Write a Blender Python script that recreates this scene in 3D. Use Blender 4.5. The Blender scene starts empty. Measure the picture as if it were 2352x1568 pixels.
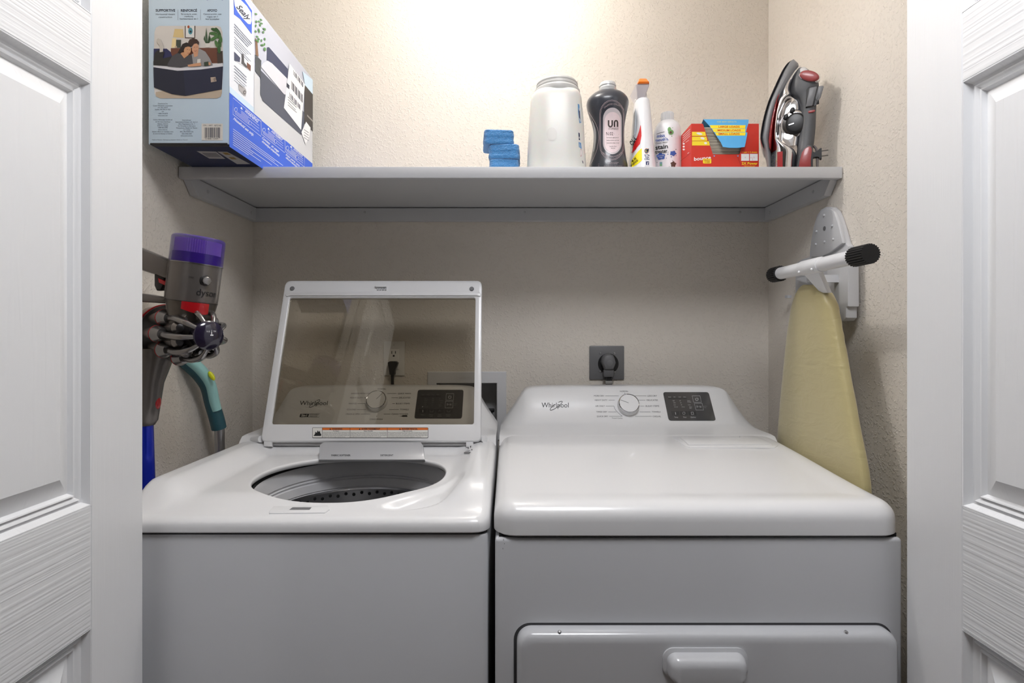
import bpy, bmesh, math, random
from mathutils import Vector, Matrix

random.seed(7)
SC = bpy.context.scene
COL = SC.collection

# ------------------------------------------------------------------ camera, world, lights, exposure
F, PU, PV, CZ = 1250.0, 1173.0, 765.0, 1.22      # focal length and horizon of the 2352x1568 frame, eye height (m)
cam_d = bpy.data.cameras.new('camera')
cam = bpy.data.objects.new('camera', cam_d)
COL.objects.link(cam)
cam.location = (0, 0, CZ)
cam.rotation_euler = (math.pi / 2, 0, 0)
cam_d.sensor_width = 36.0
cam_d.lens = 36.0 * F / 2352.0
cam_d.shift_x = (1176.0 - PU) / 2352.0
cam_d.shift_y = -(784.0 - PV) / 2352.0
cam_d.clip_start = 0.02
SC.camera = cam

world = bpy.data.worlds.new('world')
SC.world = world
world.use_nodes = True
world.node_tree.nodes['Background'].inputs[0].default_value = (0.8, 0.85, 0.9, 1)
world.node_tree.nodes['Background'].inputs[1].default_value = 0.2
SC.view_settings.view_transform = 'Standard'
SC.view_settings.look = 'None'
SC.view_settings.gamma = 1.0
SC.view_settings.use_curve_mapping = False
SC.view_settings.exposure = 1.26
BULB_POS, BULB_R, BULB_STRENGTH = (-0.06, 1.33, 2.365), 0.035, 112.0
FILL_LAMP_POS, FILL_LAMP_STRENGTH = (0.20, 0.34, 2.385), 8.6  # unseen lamp added outside the closet for soft fill light

# ------------------------------------------------------------------ small helpers
def P(u, v, Y):
    """point at depth Y that the camera sees at pixel (u, v)"""
    return Vector(((u - PU) * Y / F, Y, CZ - (v - PV) * Y / F))

def on_plane(u, v, p0, n):
    d = Vector(((u - PU) / F, 1.0, -(v - PV) / F))
    o = Vector((0, 0, CZ))
    t = (Vector(p0) - o).dot(n) / d.dot(n)
    return o + d * t

def sst(a, b, x):
    t = min(1.0, max(0.0, (x - a) / (b - a)))
    return t * t * (3 - 2 * t)

def lerp(a, b, t):
    return a + (b - a) * t

def interp(tab, x):
    """rows (x, a, b, ...) -> interpolated tuple (a, b, ...)"""
    if x <= tab[0][0]:
        return tab[0][1:]
    for r0, r1 in zip(tab, tab[1:]):
        if x <= r1[0]:
            t = (x - r0[0]) / (r1[0] - r0[0])
            return tuple(lerp(a, b, t) for a, b in zip(r0[1:], r1[1:]))
    return tab[-1][1:]

def smooth_tab(tab, n=3):
    """Catmull-Rom refinement of table rows"""
    out = []
    for i in range(len(tab) - 1):
        p0 = tab[max(i - 1, 0)]; p1 = tab[i]; p2 = tab[i + 1]; p3 = tab[min(i + 2, len(tab) - 1)]
        for k in range(n):
            t = k / n
            out.append(tuple(0.5 * ((2 * b) + (-a + c) * t + (2 * a - 5 * b + 4 * c - d) * t * t + (-a + 3 * b - 3 * c + d) * t ** 3)
                             for a, b, c, d in zip(p0, p1, p2, p3)))
    out.append(tuple(tab[-1]))
    return out

def lin(c):
    c = c / 255.0
    return c / 12.92 if c <= 0.04045 else ((c + 0.055) / 1.055) ** 2.4

MATS = {}
def mat(name, rgb, rough=0.5, metal=0.0, spec=0.5, coat=0.0, trans=0.0, alpha=1.0, emit=0.0, sheen=0.0, sss=0.0):
    if name in MATS:
        return MATS[name]
    m = bpy.data.materials.new(name)
    m.use_nodes = True
    b = m.node_tree.nodes['Principled BSDF']
    c = (lin(rgb[0]), lin(rgb[1]), lin(rgb[2]), 1)
    b.inputs['Base Color'].default_value = c
    b.inputs['Roughness'].default_value = rough
    b.inputs['Metallic'].default_value = metal
    b.inputs['Specular IOR Level'].default_value = spec
    b.inputs['Coat Weight'].default_value = coat
    b.inputs['Coat Roughness'].default_value = 0.08
    b.inputs['Transmission Weight'].default_value = trans
    b.inputs['Alpha'].default_value = alpha
    b.inputs['Sheen Weight'].default_value = sheen
    b.inputs['Subsurface Weight'].default_value = sss
    b.inputs['Subsurface Scale'].default_value = 0.02
    if emit:
        b.inputs['Emission Color'].default_value = c
        b.inputs['Emission Strength'].default_value = emit
    MATS[name] = m
    return m

def bump(m, scale=(100, 100, 100), detail=2.0, dist=0.001, strength=0.5, ramp=None, distort=0.0, wave=None, ntype='noise', rough=0.5, colvar=None):
    """adds a procedural bump (object coordinates) to a material"""
    nt = m.node_tree
    b = nt.nodes['Principled BSDF']
    tc = nt.nodes.new('ShaderNodeTexCoord')
    mp = nt.nodes.new('ShaderNodeMapping')
    mp.inputs['Scale'].default_value = scale
    nt.links.new(tc.outputs['Object'], mp.inputs['Vector'])
    if ntype == 'noise':
        t = nt.nodes.new('ShaderNodeTexNoise')
        t.inputs['Scale'].default_value = 1.0
        t.inputs['Detail'].default_value = detail
        t.inputs['Roughness'].default_value = rough
        t.inputs['Distortion'].default_value = distort
    else:
        t = nt.nodes.new('ShaderNodeTexVoronoi')
        t.inputs['Scale'].default_value = 1.0
    nt.links.new(mp.outputs['Vector'], t.inputs['Vector'])
    out = t.outputs[0]
    if ramp:
        r = nt.nodes.new('ShaderNodeMapRange')
        r.interpolation_type = 'SMOOTHSTEP'
        r.inputs['From Min'].default_value = ramp[0]
        r.inputs['From Max'].default_value = ramp[1]
        nt.links.new(out, r.inputs['Value'])
        out = r.outputs['Result']
    bp = nt.nodes.new('ShaderNodeBump')
    bp.inputs['Strength'].default_value = strength
    bp.inputs['Distance'].default_value = dist
    nt.links.new(out, bp.inputs['Height'])
    prev = b.inputs['Normal'].links
    if prev:
        nt.links.new(prev[0].from_socket, bp.inputs['Normal'])
    nt.links.new(bp.outputs['Normal'], b.inputs['Normal'])
    if colvar:
        mx = nt.nodes.new('ShaderNodeMix')
        mx.data_type = 'RGBA'
        c = b.inputs['Base Color'].default_value
        mx.inputs[6].default_value = tuple(x * colvar[0] for x in c[:3]) + (1,)
        mx.inputs[7].default_value = tuple(min(1, x * colvar[1]) for x in c[:3]) + (1,)
        nt.links.new(out, mx.inputs[0])
        nt.links.new(mx.outputs[2], b.inputs['Base Color'])
    return m

# ------------------------------------------------------------------ mesh builder
class MB:
    def __init__(self):
        self.v = []; self.f = []; self.m = []
        self.cm = 0
    def add(self, vs, fs, m=None):
        o = len(self.v)
        self.v += [Vector(p) for p in vs]
        for f in fs:
            self.f.append([i + o for i in f]); self.m.append(self.cm if m is None else m)
        return self
    def box(self, x0, x1, y0, y1, z0, z1, bev=0.0, seg=2, m=None):
        bm = bmesh.new()
        bmesh.ops.create_cube(bm, size=1)
        for w in bm.verts:
            w.co = Vector(((x0 + x1) / 2 + w.co.x * (x1 - x0), (y0 + y1) / 2 + w.co.y * (y1 - y0), (z0 + z1) / 2 + w.co.z * (z1 - z0)))
        if bev > 0:
            bmesh.ops.bevel(bm, geom=bm.edges[:], offset=bev, segments=seg, affect='EDGES', profile=0.5)
        return self.bm(bm, m)
    def bm(self, bm, m=None):
        bm.verts.index_update()
        self.add([w.co.copy() for w in bm.verts], [[w.index for w in f.verts] for f in bm.faces], m)
        bm.free()
        return self
    def loft(self, loops, cap0=True, cap1=True, closed=True, m=None):
        n = len(loops[0]); vs = []; fs = []
        for l in loops:
            vs += l
        for i in range(len(loops) - 1):
            for j in range(n if closed else n - 1):
                k = (j + 1) % n
                fs.append([i * n + j, i * n + k, (i + 1) * n + k, (i + 1) * n + j])
        if cap0: fs.append(list(range(n))[::-1])
        if cap1: fs.append([(len(loops) - 1) * n + j for j in range(n)])
        return self.add(vs, fs, m)
    def lathe(self, c, prof, axis=(0, 0, 1), n=32, cap0=True, cap1=True, m=None, sx=1.0, sy=1.0):
        """prof rows (r, t) along axis from point c"""
        a = Vector(axis).normalized()
        e1 = Vector((1, 0, 0)) if abs(a.x) < 0.9 else Vector((0, 1, 0))
        e1 = (e1 - a * e1.dot(a)).normalized(); e2 = a.cross(e1)
        c = Vector(c)
        loops = [[c + a * t + (e1 * math.cos(2 * math.pi * j / n) * sx + e2 * math.sin(2 * math.pi * j / n) * sy) * r for j in range(n)] for r, t in prof]
        return self.loft(loops, cap0, cap1, True, m)
    def cyl(self, p0, p1, r0, r1=None, n=24, m=None):
        p0 = Vector(p0); p1 = Vector(p1); r1 = r0 if r1 is None else r1
        return self.lathe(p0, [(r0, 0), (r1, (p1 - p0).length)], p1 - p0, n, m=m)
    def tube(self, pts, r, n=12, m=None, sm=4):
        pts = [tuple(p) + ((r[i] if isinstance(r, (list, tuple)) else r),) for i, p in enumerate(pts)]
        if sm > 1: pts = smooth_tab(pts, sm)
        loops = []; up = None
        for i, q in enumerate(pts):
            p = Vector(q[:3])
            d = Vector(pts[min(i + 1, len(pts) - 1)][:3]) - Vector(pts[max(i - 1, 0)][:3])
            d.normalize()
            if up is None:
                up = Vector((0, 0, 1)) if abs(d.z) < 0.9 else Vector((0, 1, 0))
            up = (up - d * up.dot(d)).normalized(); s = d.cross(up)
            loops.append([p + (up * math.cos(2 * math.pi * j / n) + s * math.sin(2 * math.pi * j / n)) * q[3] for j in range(n)])
        return self.loft(loops, m=m)
    def sphere(self, c, rx, ry=None, rz=None, n=16, k=10, m=None):
        ry = rx if ry is None else ry; rz = rx if rz is None else rz
        c = Vector(c)
        loops = []
        for i in range(k + 1):
            a = math.pi * (i + 0.02 * (i == 0) - 0.02 * (i == k)) / k
            loops.append([c + Vector((rx * math.sin(a) * math.cos(2 * math.pi * j / n), ry * math.sin(a) * math.sin(2 * math.pi * j / n), -rz * math.cos(a))) for j in range(n)])
        return self.loft(loops, m=m)
    def prism(self, pts, d, m=None, bev=0.0):
        """planar outline (3-D points) extruded by vector d"""
        d = Vector(d); n = len(pts)
        pts = [Vector(p) for p in pts]
        if bev > 0:
            bm = bmesh.new()
            a = [bm.verts.new(p) for p in pts]; b = [bm.verts.new(p + d) for p in pts]
            bm.faces.new(a); bm.faces.new(b[::-1])
            for j in range(n):
                bm.faces.new([a[j], b[j], b[(j + 1) % n], a[(j + 1) % n]])
            bmesh.ops.recalc_face_normals(bm, faces=bm.faces[:])
            bm.faces.ensure_lookup_table()
            ed = [e for e in bm.edges if e.calc_face_angle(0) > 0.5 and not (e.verts[0] in a) ^ (e.verts[1] in a)]
            bmesh.ops.bevel(bm, geom=ed, offset=bev, segments=2, affect='EDGES', profile=0.5)
            return self.bm(bm, m)
        return self.loft([pts, [p + d for p in pts]], m=m)
    def xform(self, M):
        self.v = [M @ p for p in self.v]
        return self
    def build(self, name, mats, parent=None, base=None, smooth=35, fix=True):
        base = Vector(base) if base is not None else (Vector(parent['_b']) if parent is not None and '_b' in parent else Vector((0, 0, 0)))
        me = bpy.data.meshes.new(name)
        me.from_pydata([p - base for p in self.v], [], self.f)
        if not isinstance(mats, (list, tuple)): mats = [mats]
        for m in mats: me.materials.append(m)
        for p, i in zip(me.polygons, self.m): p.material_index = min(i, len(mats) - 1)
        if fix:
            bm = bmesh.new(); bm.from_mesh(me)
            bmesh.ops.recalc_face_normals(bm, faces=bm.faces[:])
            bm.to_mesh(me); bm.free()
        if smooth:
            for p in me.polygons: p.use_smooth = True
            me.set_sharp_from_angle(angle=math.radians(smooth))
        o = bpy.data.objects.new(name, me)
        COL.objects.link(o)
        if parent is not None:
            o.parent = parent
        else:
            o.location = base
        o['_b'] = tuple(base)
        return o

def thing(name, label, cat, base, group=None, kind=None):
    o = bpy.data.objects.new(name, None)
    COL.objects.link(o)
    o.empty_display_size = 0.05
    o.location = base
    o['_b'] = tuple(base)
    if label: o['label'] = label
    if cat: o['category'] = cat
    if group: o['group'] = group
    if kind: o['kind'] = kind
    return o

def rrect(x0, x1, y0, y1, r, n=6):
    """2-D rounded rectangle outline, counter-clockwise"""
    out = []
    for cx, cy, a0 in ((x1 - r, y1 - r, 0), (x0 + r, y1 - r, 90), (x0 + r, y0 + r, 180), (x1 - r, y0 + r, 270)):
        for k in range(n + 1):
            a = math.radians(a0 + 90 * k / n)
            out.append((cx + r * math.cos(a), cy + r * math.sin(a)))
    return out

def sup(n, ex=2.0):
    """unit superellipse outline"""
    out = []
    for j in range(n):
        a = 2 * math.pi * j / n
        c, s = math.cos(a), math.sin(a)
        out.append((math.copysign(abs(c) ** (2 / ex), c), math.copysign(abs(s) ** (2 / ex), s)))
    return out

# ------------------------------------------------------------------ lettering: outlines of the built-in font, as flat print
CHARS = sorted(set('ABCDEFGHIJKLMNOPQRSTUVWXYZabcdefghijklmnopqrstuvwxyz0123456789.,:;/-&\'"!()=+*É±óéçñ°%'))
GLYPH = {}
def load_glyphs():
    tmp = []
    def fo(s, off):
        c = bpy.data.curves.new('glyph', 'FONT')
        c.body = s; c.size = 1.0; c.resolution_u = 3; c.offset = off
        c.dimensions = '2D'; c.fill_mode = 'BOTH'
        o = bpy.data.objects.new('glyph', c); COL.objects.link(o); tmp.append(o)
        return o
    jobs = []
    for off, key in ((0.0, 'r'), (0.022, 'b')):
        bar = fo('|', 0.0)
        for ch in CHARS:
            jobs.append((key, ch, fo(ch, off), fo(ch + '|', 0.0), bar))
    dg = bpy.context.evaluated_depsgraph_get()
    def data(o):
        me = o.evaluated_get(dg).to_mesh()
        vs = [(p.co.x, p.co.y) for p in me.vertices]; fs = [tuple(p.vertices) for p in me.polygons]
        o.evaluated_get(dg).to_mesh_clear()
        return vs, fs
    barx = {}
    for key, ch, a, b, bar in jobs:
        if key not in barx: barx[key] = max(p[0] for p in data(bar)[0])
        vs, fs = data(a)
        adv = max(p[0] for p in data(b)[0]) - barx[key]
        GLYPH[key, ch] = (vs, fs, adv)
    for o in tmp:
        c = o.data
        bpy.data.objects.remove(o); bpy.data.curves.remove(c)
load_glyphs()
CAPH = max(p[1] for p in GLYPH['r', 'H'][0])

class Print:
    """flat print laid on a surface; fn(u, v, lift) -> 3-D point, v runs downwards"""
    def __init__(self, fn, step=0.00025):
        self.fn = fn; self.step = step; self.mb = MB(); self.mats = []; self.layer = 1
    def mi(self, m):
        if m not in self.mats: self.mats.append(m)
        return self.mats.index(m)
    def raw(self, pts, fs, m):
        self.mb.add([self.fn(p[0], p[1], self.step * self.layer) for p in pts], fs, self.mi(m))
    def poly(self, pts, m, lay=None):
        if lay: self.layer = lay
        self.raw(pts, [list(range(len(pts)))], m)
    def rect(self, u0, v0, u1, v1, m, lay=None, r=0, nu=1, nv=1):
        if r:
            return self.poly(rrect(u0, u1, v0, v1, r, 4), m, lay)
        if lay: self.layer = lay
        pts = [(lerp(u0, u1, i / nu), lerp(v0, v1, j / nv)) for j in range(nv + 1) for i in range(nu + 1)]
        fs = [[j * (nu + 1) + i, j * (nu + 1) + i + 1, (j + 1) * (nu + 1) + i + 1, (j + 1) * (nu + 1) + i] for j in range(nv) for i in range(nu)]
        self.raw(pts, fs, m)
    def ell(self, u, v, a, b, m, lay=None, rot=0, n=20, rings=1):
        if lay: self.layer = lay
        c, s = math.cos(math.radians(rot)), math.sin(math.radians(rot))
        def q(k, t): 
            x, y = a * t * math.cos(2 * math.pi * k / n), b * t * math.sin(2 * math.pi * k / n)
            return (u + x * c - y * s, v + x * s + y * c)
        if rings == 1:
            return self.raw([q(k, 1) for k in range(n)], [list(range(n))], m)
        pts = [(u, v)]; fs = []
        for i in range(1, rings + 1):
            pts += [q(k, i / rings) for k in range(n)]
        for k in range(n):
            fs.append([0, 1 + k, 1 + (k + 1) % n])
            for i in range(rings - 1):
                a0 = 1 + i * n
                fs.append([a0 + k, a0 + n + k, a0 + n + (k + 1) % n, a0 + (k + 1) % n])
        self.raw(pts, fs, m)
    def line(self, pts, w, m, lay=None, closed=False):
        if lay: self.layer = lay
        n = len(pts); L = []; R = []
        for i in range(n):
            if closed:
                a, b = pts[i - 1], pts[(i + 1) % n]
            else:
                a, b = pts[max(i - 1, 0)], pts[min(i + 1, n - 1)]
            dx, dy = b[0] - a[0], b[1] - a[1]; l = math.hypot(dx, dy) or 1
            nx, ny = -dy / l * w / 2, dx / l * w / 2
            L.append((pts[i][0] + nx, pts[i][1] + ny)); R.append((pts[i][0] - nx, pts[i][1] - ny))
        fs = [[i, (i + 1) % n, n + (i + 1) % n, n + i] for i in range(n if closed else n - 1)]
        self.raw(L + R, fs, m)
    def text(self, s, u, v, h, m, lay=None, al='l', w=None, rot=0, sh=0.0, bold=False, arc=None):
        """h is the capital height, (u, v) the baseline point, w a width to fit, arc = (cu, cv, r, start deg) runs round a circle"""
        if lay: self.layer = lay
        k = h / CAPH; key = 'b' if bold else 'r'
        x = 0; items = []
        for ch in s:
            if ch == ' ': x += 0.28; continue
            if (key, ch) not in GLYPH: x += 0.3; continue
            items.append((ch, x)); x += GLYPH[key, ch][2]
        kx = k if not w else w / max(x, 1e-6)
        tot = x * kx
        off = {'l': 0, 'c': -tot / 2, 'r': -tot}[al]
        c, sn = math.cos(math.radians(rot)), math.sin(math.radians(rot))
        for ch, x0 in items:
            vs, fs, adv = GLYPH[key, ch]
            pts = []
            for gx, gy in vs:
                if arc:
                    cu, cv, r, sgn = arc
                    xm = (x0 + adv / 2) * kx + off
                    a = math.radians(rot) + xm / r * sgn
                    lx, ly = (gx - adv / 2) * kx, gy * k
                    rr = r + ly * sgn
                    ang = a + (lx / r) * sgn
                    pts.append((cu + rr * math.sin(ang), cv - rr * math.cos(ang)))
                else:
                    lx, ly = (gx + x0) * kx + off + gy * k * sh, -gy * k
                    pts.append((u + lx * c - ly * sn, v + lx * sn + ly * c))
            self.raw(pts, fs, m)
    def build(self, name, parent):
        return self.mb.build(name, self.mats, parent, smooth=0, fix=False)

def front_map(yfun, y0):
    """print map for a surface whose front is Y = yfun(x, z)"""
    def fn(u, v, lift):
        Y = y0
        for _ in range(4):
            p = P(u, v, Y); Y = yfun(p.x, p.z)
        return P(u, v, Y - lift)
    return fn

def plane_map(p0, n):
    n = Vector(n).normalized()
    return lambda u, v, lift: on_plane(u, v, p0, n) + n * lift

# ------------------------------------------------------------------ materials
M_wall = mat('wall_paint', (225, 218, 208), 0.5, spec=0.35)
bump(M_wall, (150, 150, 150), 2.0, 0.0014, 0.6, ramp=(0.50, 0.70), distort=0.5)
bump(M_wall, (420, 420, 420), 1.0, 0.0003, 0.2)
M_room = mat('room_paint', (168, 162, 154), 0.6)
bump(M_room, (120, 120, 120), 2.5, 0.003, 0.6, ramp=(0.50, 0.66), distort=0.7)
M_ceil = mat('ceiling_paint', (236, 232, 226), 0.8)
bump(M_ceil, (90, 90, 90), 2, 0.002, 0.4)
M_floor = mat('floor_vinyl', (104, 86, 68), 0.45)
bump(M_floor, (3, 40, 3), 4, 0.0004, 0.3, colvar=(0.8, 1.1))
M_door_v = mat('door_paint_upright_grain', (238, 239, 241), 0.38)
bump(M_door_v, (30, 420, 7), 2.0, 0.00045, 0.5, distort=0.4)
M_door_h = mat('door_paint_level_grain', (238, 239, 241), 0.38)
bump(M_door_h, (30, 2.0, 300), 0.0, 0.0006, 0.45, ramp=(0.3, 0.7), distort=0.05)
M_door_p = mat('door_paint_panel', (238, 239, 241), 0.36)
bump(M_door_p, (20, 60, 5), 1.5, 0.0005, 0.35, ramp=(0.48, 0.6), distort=0.8)
M_trim = mat('trim_paint', (236, 236, 236), 0.4)
M_shelf = mat('shelf_paint', (198, 199, 202), 0.5)
bump(M_shelf, (9, 160, 160), 3, 0.0005, 0.35)
M_shelf_screw = mat('painted_screw', (186, 187, 190), 0.45)
M_dark = mat('dark_gap', (22, 22, 23), 0.8)
M_enamel = mat('white_enamel_dimmed', (208, 209, 212), 0.25, coat=0.35)  # toned darker than the tops, so dimmer light on the fronts is in the colour
M_enamel_p = mat('white_plastic', (230, 230, 231), 0.28, coat=0.2)
M_black = mat('black_plastic', (24, 24, 25), 0.45)
M_print_black = mat('black_ink', (28, 28, 30), 0.6)
M_print_grey = mat('grey_ink', (84, 88, 96), 0.6)
M_print_white = mat('white_ink', (240, 240, 240), 0.6)
M_chrome = mat('chrome', (225, 225, 228), 0.07, metal=1.0)
M_steel = mat('brushed_steel', (176, 176, 178), 0.3, metal=1.0)

# ------------------------------------------------------------------ the closet and the room in front of it
XL, XR, YB = -0.830, 0.829, 1.75      # closet side walls and back wall
ZC = 2.44                             # ceiling
YJ0, YJ1 = 0.82, 0.94                 # front wall of the closet
OX0, OX1, OZ = -0.742, 0.790, 2.27    # door opening

def struct(name, mb, m, smooth=0, parent=None):
    o = mb.build(name, m, parent, smooth=smooth)
    if parent is None: o['kind'] = 'structure'
    return o

struct('floor', MB().box(-2.2, 2.2, -2.6, 1.9, -0.05, 0.0), M_floor)
struct('ceiling', MB().box(-2.2, 2.2, -2.6, 1.9, ZC, ZC + 0.05), M_ceil)
# back wall with the cut-out for the recessed water outlet box
HX0, HX1 = P(1003, 0, YB).x, P(1141, 0, YB).x
HZ1, HZ0 = P(0, 880, YB).z, P(0, 986, YB).z
wb = MB()
wb.box(XL - 0.1, HX0, YB, YB + 0.10, 0, ZC); wb.box(HX1, XR + 0.1, YB, YB + 0.10, 0, ZC)
wb.box(HX0, HX1, YB, YB + 0.10, 0, HZ0); wb.box(HX0, HX1, YB, YB + 0.10, HZ1, ZC)
struct('wall_back', wb, M_wall)
struct('wall_left', MB().box(XL - 0.1, XL, YJ1, YB, 0, ZC), M_wall)
struct('wall_right', MB().box(XR, XR + 0.1, YJ1, YB, 0, ZC), M_wall)
wf = MB()
wf.box(-2.2, OX0, YJ0, YJ1, 0, ZC); wf.box(OX1, 2.2, YJ0, YJ1, 0, ZC); wf.box(OX0, OX1, YJ0, YJ1, OZ, ZC)
struct('wall_front', wf, M_wall)
struct('wall_room_left', MB().box(-2.3, -2.2, -2.6, YJ0, 0, ZC), M_room)
struct('wall_room_right', MB().box(2.2, 2.3, -2.6, YJ0, 0, ZC), M_room)
struct('wall_room_back', MB().box(-2.3, 2.3, -2.7, -2.6, 0, ZC), M_room)
# door casing on the room side and the jamb lining
for i, (x0, x1, z0, z1) in enumerate(((OX0 - 0.065, OX0 - 0.004, 0, OZ + 0.065), (OX1 + 0.004, OX1 + 0.065, 0, OZ + 0.065), (OX0 - 0.004, OX1 + 0.004, OZ + 0.004, OZ + 0.065))):
    struct('trim_%d' % (i + 1), MB().box(x0, x1, YJ0 - 0.016, YJ0, z0, z1, 0.004), M_trim)
struct('baseboard_back', MB().box(XL, XR, YB - 0.012, YB, 0, 0.085, 0.003), M_trim)

# ------------------------------------------------------------------ bi-fold doors
PROF = ((0, 0), (0.0015, -0.0004), (0.003, -0.0030), (0.007, -0.0105), (0.0105, -0.0130), (0.0120, -0.0085), (0.0140, -0.0095), (0.0185, -0.0150),
        (0.0200, -0.0100), (0.0220, -0.0108), (0.0258, -0.0165), (0.0300, -0.0155), (0.0520, -0.0050), (0.0535, -0.0040))
def leaf(parent, xf, s, yfar, width, zdoor):
    """one leaf; face at x = xf looking in direction s along X, reaching from y = yfar towards the room"""
    th = 0.034
    st = 0.117
    ya, yb = yfar, yfar - width
    def slab(name, y0, y1, z0, z1, m):
        x0, x1 = sorted((xf, xf - s * th))
        MB().box(x0, x1, min(y0, y1), max(y0, y1), z0, z1, 0.0012, 1).build(name, m, parent, smooth=30)
    slab('stile', ya, ya - st, 0.015, 2.25, M_door_v)
    slab('stile', yb, yb + st, 0.015, 2.25, M_door_v)
    zs = zdoor
    ca, cb = ya - st, yb + st
    slab('rail', ca, cb, 0.015, zs[0], M_door_h)
    slab('rail', ca, cb, zs[1], zs[2], M_door_h)
    slab('rail', ca, cb, zs[3], zs[4], M_door_h)
    slab('rail', ca, cb, zs[5], 2.25, M_door_h)
    for z0, z1 in ((zs[0], zs[1]), (zs[2], zs[3]), (zs[4], zs[5])):
        mb = MB()
        y0, y1 = min(ca, cb), max(ca, cb)
        loops = [[Vector((xf - s * 0.03, y, z)) for y, z in ((y0, z0), (y1, z0), (y1, z1), (y0, z1))]]
        for d, h in PROF:
            loops.append([Vector((xf + s * h, y, z)) for y, z in ((y0 + d, z0 + d), (y1 - d, z0 + d), (y1 - d, z1 - d), (y0 + d, z1 - d))])
        mb.loft(loops, True, True)
        mb.build('raised_panel', M_door_p, parent, smooth=25)
DZ = (0.235, 0.766, 0.955, 1.605, 1.711, 2.13)
DXL, DXR = -0.6457, 0.6918
d1 = thing('door_1', 'white folded bifold door with moulded panels on the left of the opening', None, (DXL - 0.02, 0.75, 0), kind='structure')
leaf(d1, DXL, 1, 0.955, 0.50, DZ)
leaf(d1, DXL - 0.074, -1, 0.955, 0.50, DZ)
d2 = thing('door_2', 'white folded bifold door with moulded panels on the right of the opening', None, (DXR + 0.02, 0.75, 0), kind='structure')
leaf(d2, DXR, -1, 0.951, 0.50, DZ)
leaf(d2, DXR + 0.074, 1, 0.951, 0.50, DZ)
for dd, xc in ((d1, DXL - 0.037), (d2, DXR + 0.037)):
    for z in (0.3, 1.05, 1.8):
        MB().cyl((xc, 0.452, z), (xc, 0.452, z + 0.08), 0.006, n=10).build('hinge', M_steel, dd)

# ------------------------------------------------------------------ closet ceiling bulb, and an unseen dome lamp added as fill
M_bulb = mat('lamp_glow', (255, 251, 246), 0.5, emit=BULB_STRENGTH)
M_dome = mat('fill_lamp_glow', (250, 251, 255), 0.5, emit=FILL_LAMP_STRENGTH)
t = thing('ceiling_bulb_holder', 'bare round bulb in a white ceiling holder above the shelf', 'lamp', (BULB_POS[0], BULB_POS[1], ZC))
MB().lathe((BULB_POS[0], BULB_POS[1], ZC), [(0.055, 0), (0.055, -0.015), (0.03, -0.028), (0.022, -0.055)], n=24).build('holder', M_trim, t)
MB().sphere(BULB_POS, BULB_R, n=20, k=12).build('bulb', M_bulb, t)
t = thing('added_fill_dome', 'added fill light, an unseen round white dome on the room ceiling outside the closet', 'lamp', (FILL_LAMP_POS[0], FILL_LAMP_POS[1], ZC))
MB().lathe((FILL_LAMP_POS[0], FILL_LAMP_POS[1], ZC), [(0.30, 0), (0.30, -0.02), (0.28, -0.022)], n=40).build('rim', M_trim, t)
MB().lathe((FILL_LAMP_POS[0], FILL_LAMP_POS[1], ZC - 0.022), [(0.278, 0), (0.265, -0.02), (0.21, -0.045), (0.11, -0.062), (0.01, -0.067)], n=40).build('dome', M_dome, t)

# ------------------------------------------------------------------ wall shelf
ZS = 1.635                            # top of the shelf
SY0 = 1.356
sh = thing('wall_shelf', 'long painted wooden wall shelf on cleats above the washer and dryer', 'shelf', (0, SY0, ZS - 0.03))
MB().box(XL + 0.002, XR - 0.002, SY0 + 0.018, YB - 0.001, ZS - 0.014, ZS, 0.0015, 1).build('board', M_shelf, sh)
MB().box(XL + 0.002, XR - 0.002, SY0, SY0 + 0.018, ZS - 0.0285, ZS, 0.002, 2).build('front_strip', M_shelf, sh)
zt, zb_ = ZS - 0.0165, ZS - 0.058
def screw(p, n, parent, r=0.0035):
    MB().lathe(p, [(r, 0), (r, 0.0012), (r * 0.5, 0.002), (r * 0.45, 0.0012)], n, 14).build('screw', M_shelf_screw, parent)
c = MB().box(XL + 0.018, XR - 0.018, YB - 0.019, YB - 0.001, zb_, zt, 0.0015, 1).build('cleat', M_shelf, sh)
for u in (838, 1205, 1450, 1700):
    screw(P(u, 487, YB - 0.02), (0, -1, 0), c)
for s, xw in ((1, XL), (-1, XR)):
    x0, x1 = xw + s * 0.002, xw + s * 0.02
    pts = [(x0, SY0 + 0.018, zt), (x0, SY0 + 0.018, zt - 0.006), (x0, SY0 + 0.05, zb_ - 0.002), (x0, YB - 0.001, zb_), (x0, YB - 0.001, zt)]
    c = MB().prism(pts, (x1 - x0, 0, 0)).build('cleat', M_shelf, sh)
    for y, z in ((SY0 + 0.10, zt - 0.02), (YB - 0.05, zt - 0.022)):
        screw((x1, y, z), (s, 0, 0), c, 0.0042)

# ------------------------------------------------------------------ washer and dryer
M_tub = mat('grey_tub_plastic', (214, 214, 216), 0.34)
M_basket = mat('steel_basket', (190, 190, 192), 0.30, metal=0.9)
M_disp = mat('grey_dispenser', (178, 179, 182), 0.3, coat=0.2)
M_panel = mat('control_glass', (62, 62, 64), 0.12, coat=0.5)
M_panel_key = mat('control_key', (40, 40, 42), 0.25)
M_panel_ink = mat('control_ink', (196, 196, 198), 0.5)
M_panel_dim = mat('control_dim_ink', (128, 128, 130), 0.5)
M_orange = mat('warning_orange', (222, 112, 34), 0.5)
M_lid_glass = bpy.data.materials.new('tinted_lid_glass')
M_lid_glass.use_nodes = True
nt = M_lid_glass.node_tree
nt.nodes.remove(nt.nodes['Principled BSDF'])
tr = nt.nodes.new('ShaderNodeBsdfTransparent'); tr.inputs[0].default_value = (0.80, 0.775, 0.725, 1)
gl = nt.nodes.new('ShaderNodeBsdfGlossy'); gl.inputs['Roughness'].default_value = 0.02; gl.inputs[0].default_value = (1, 0.98, 0.92, 1)
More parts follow.
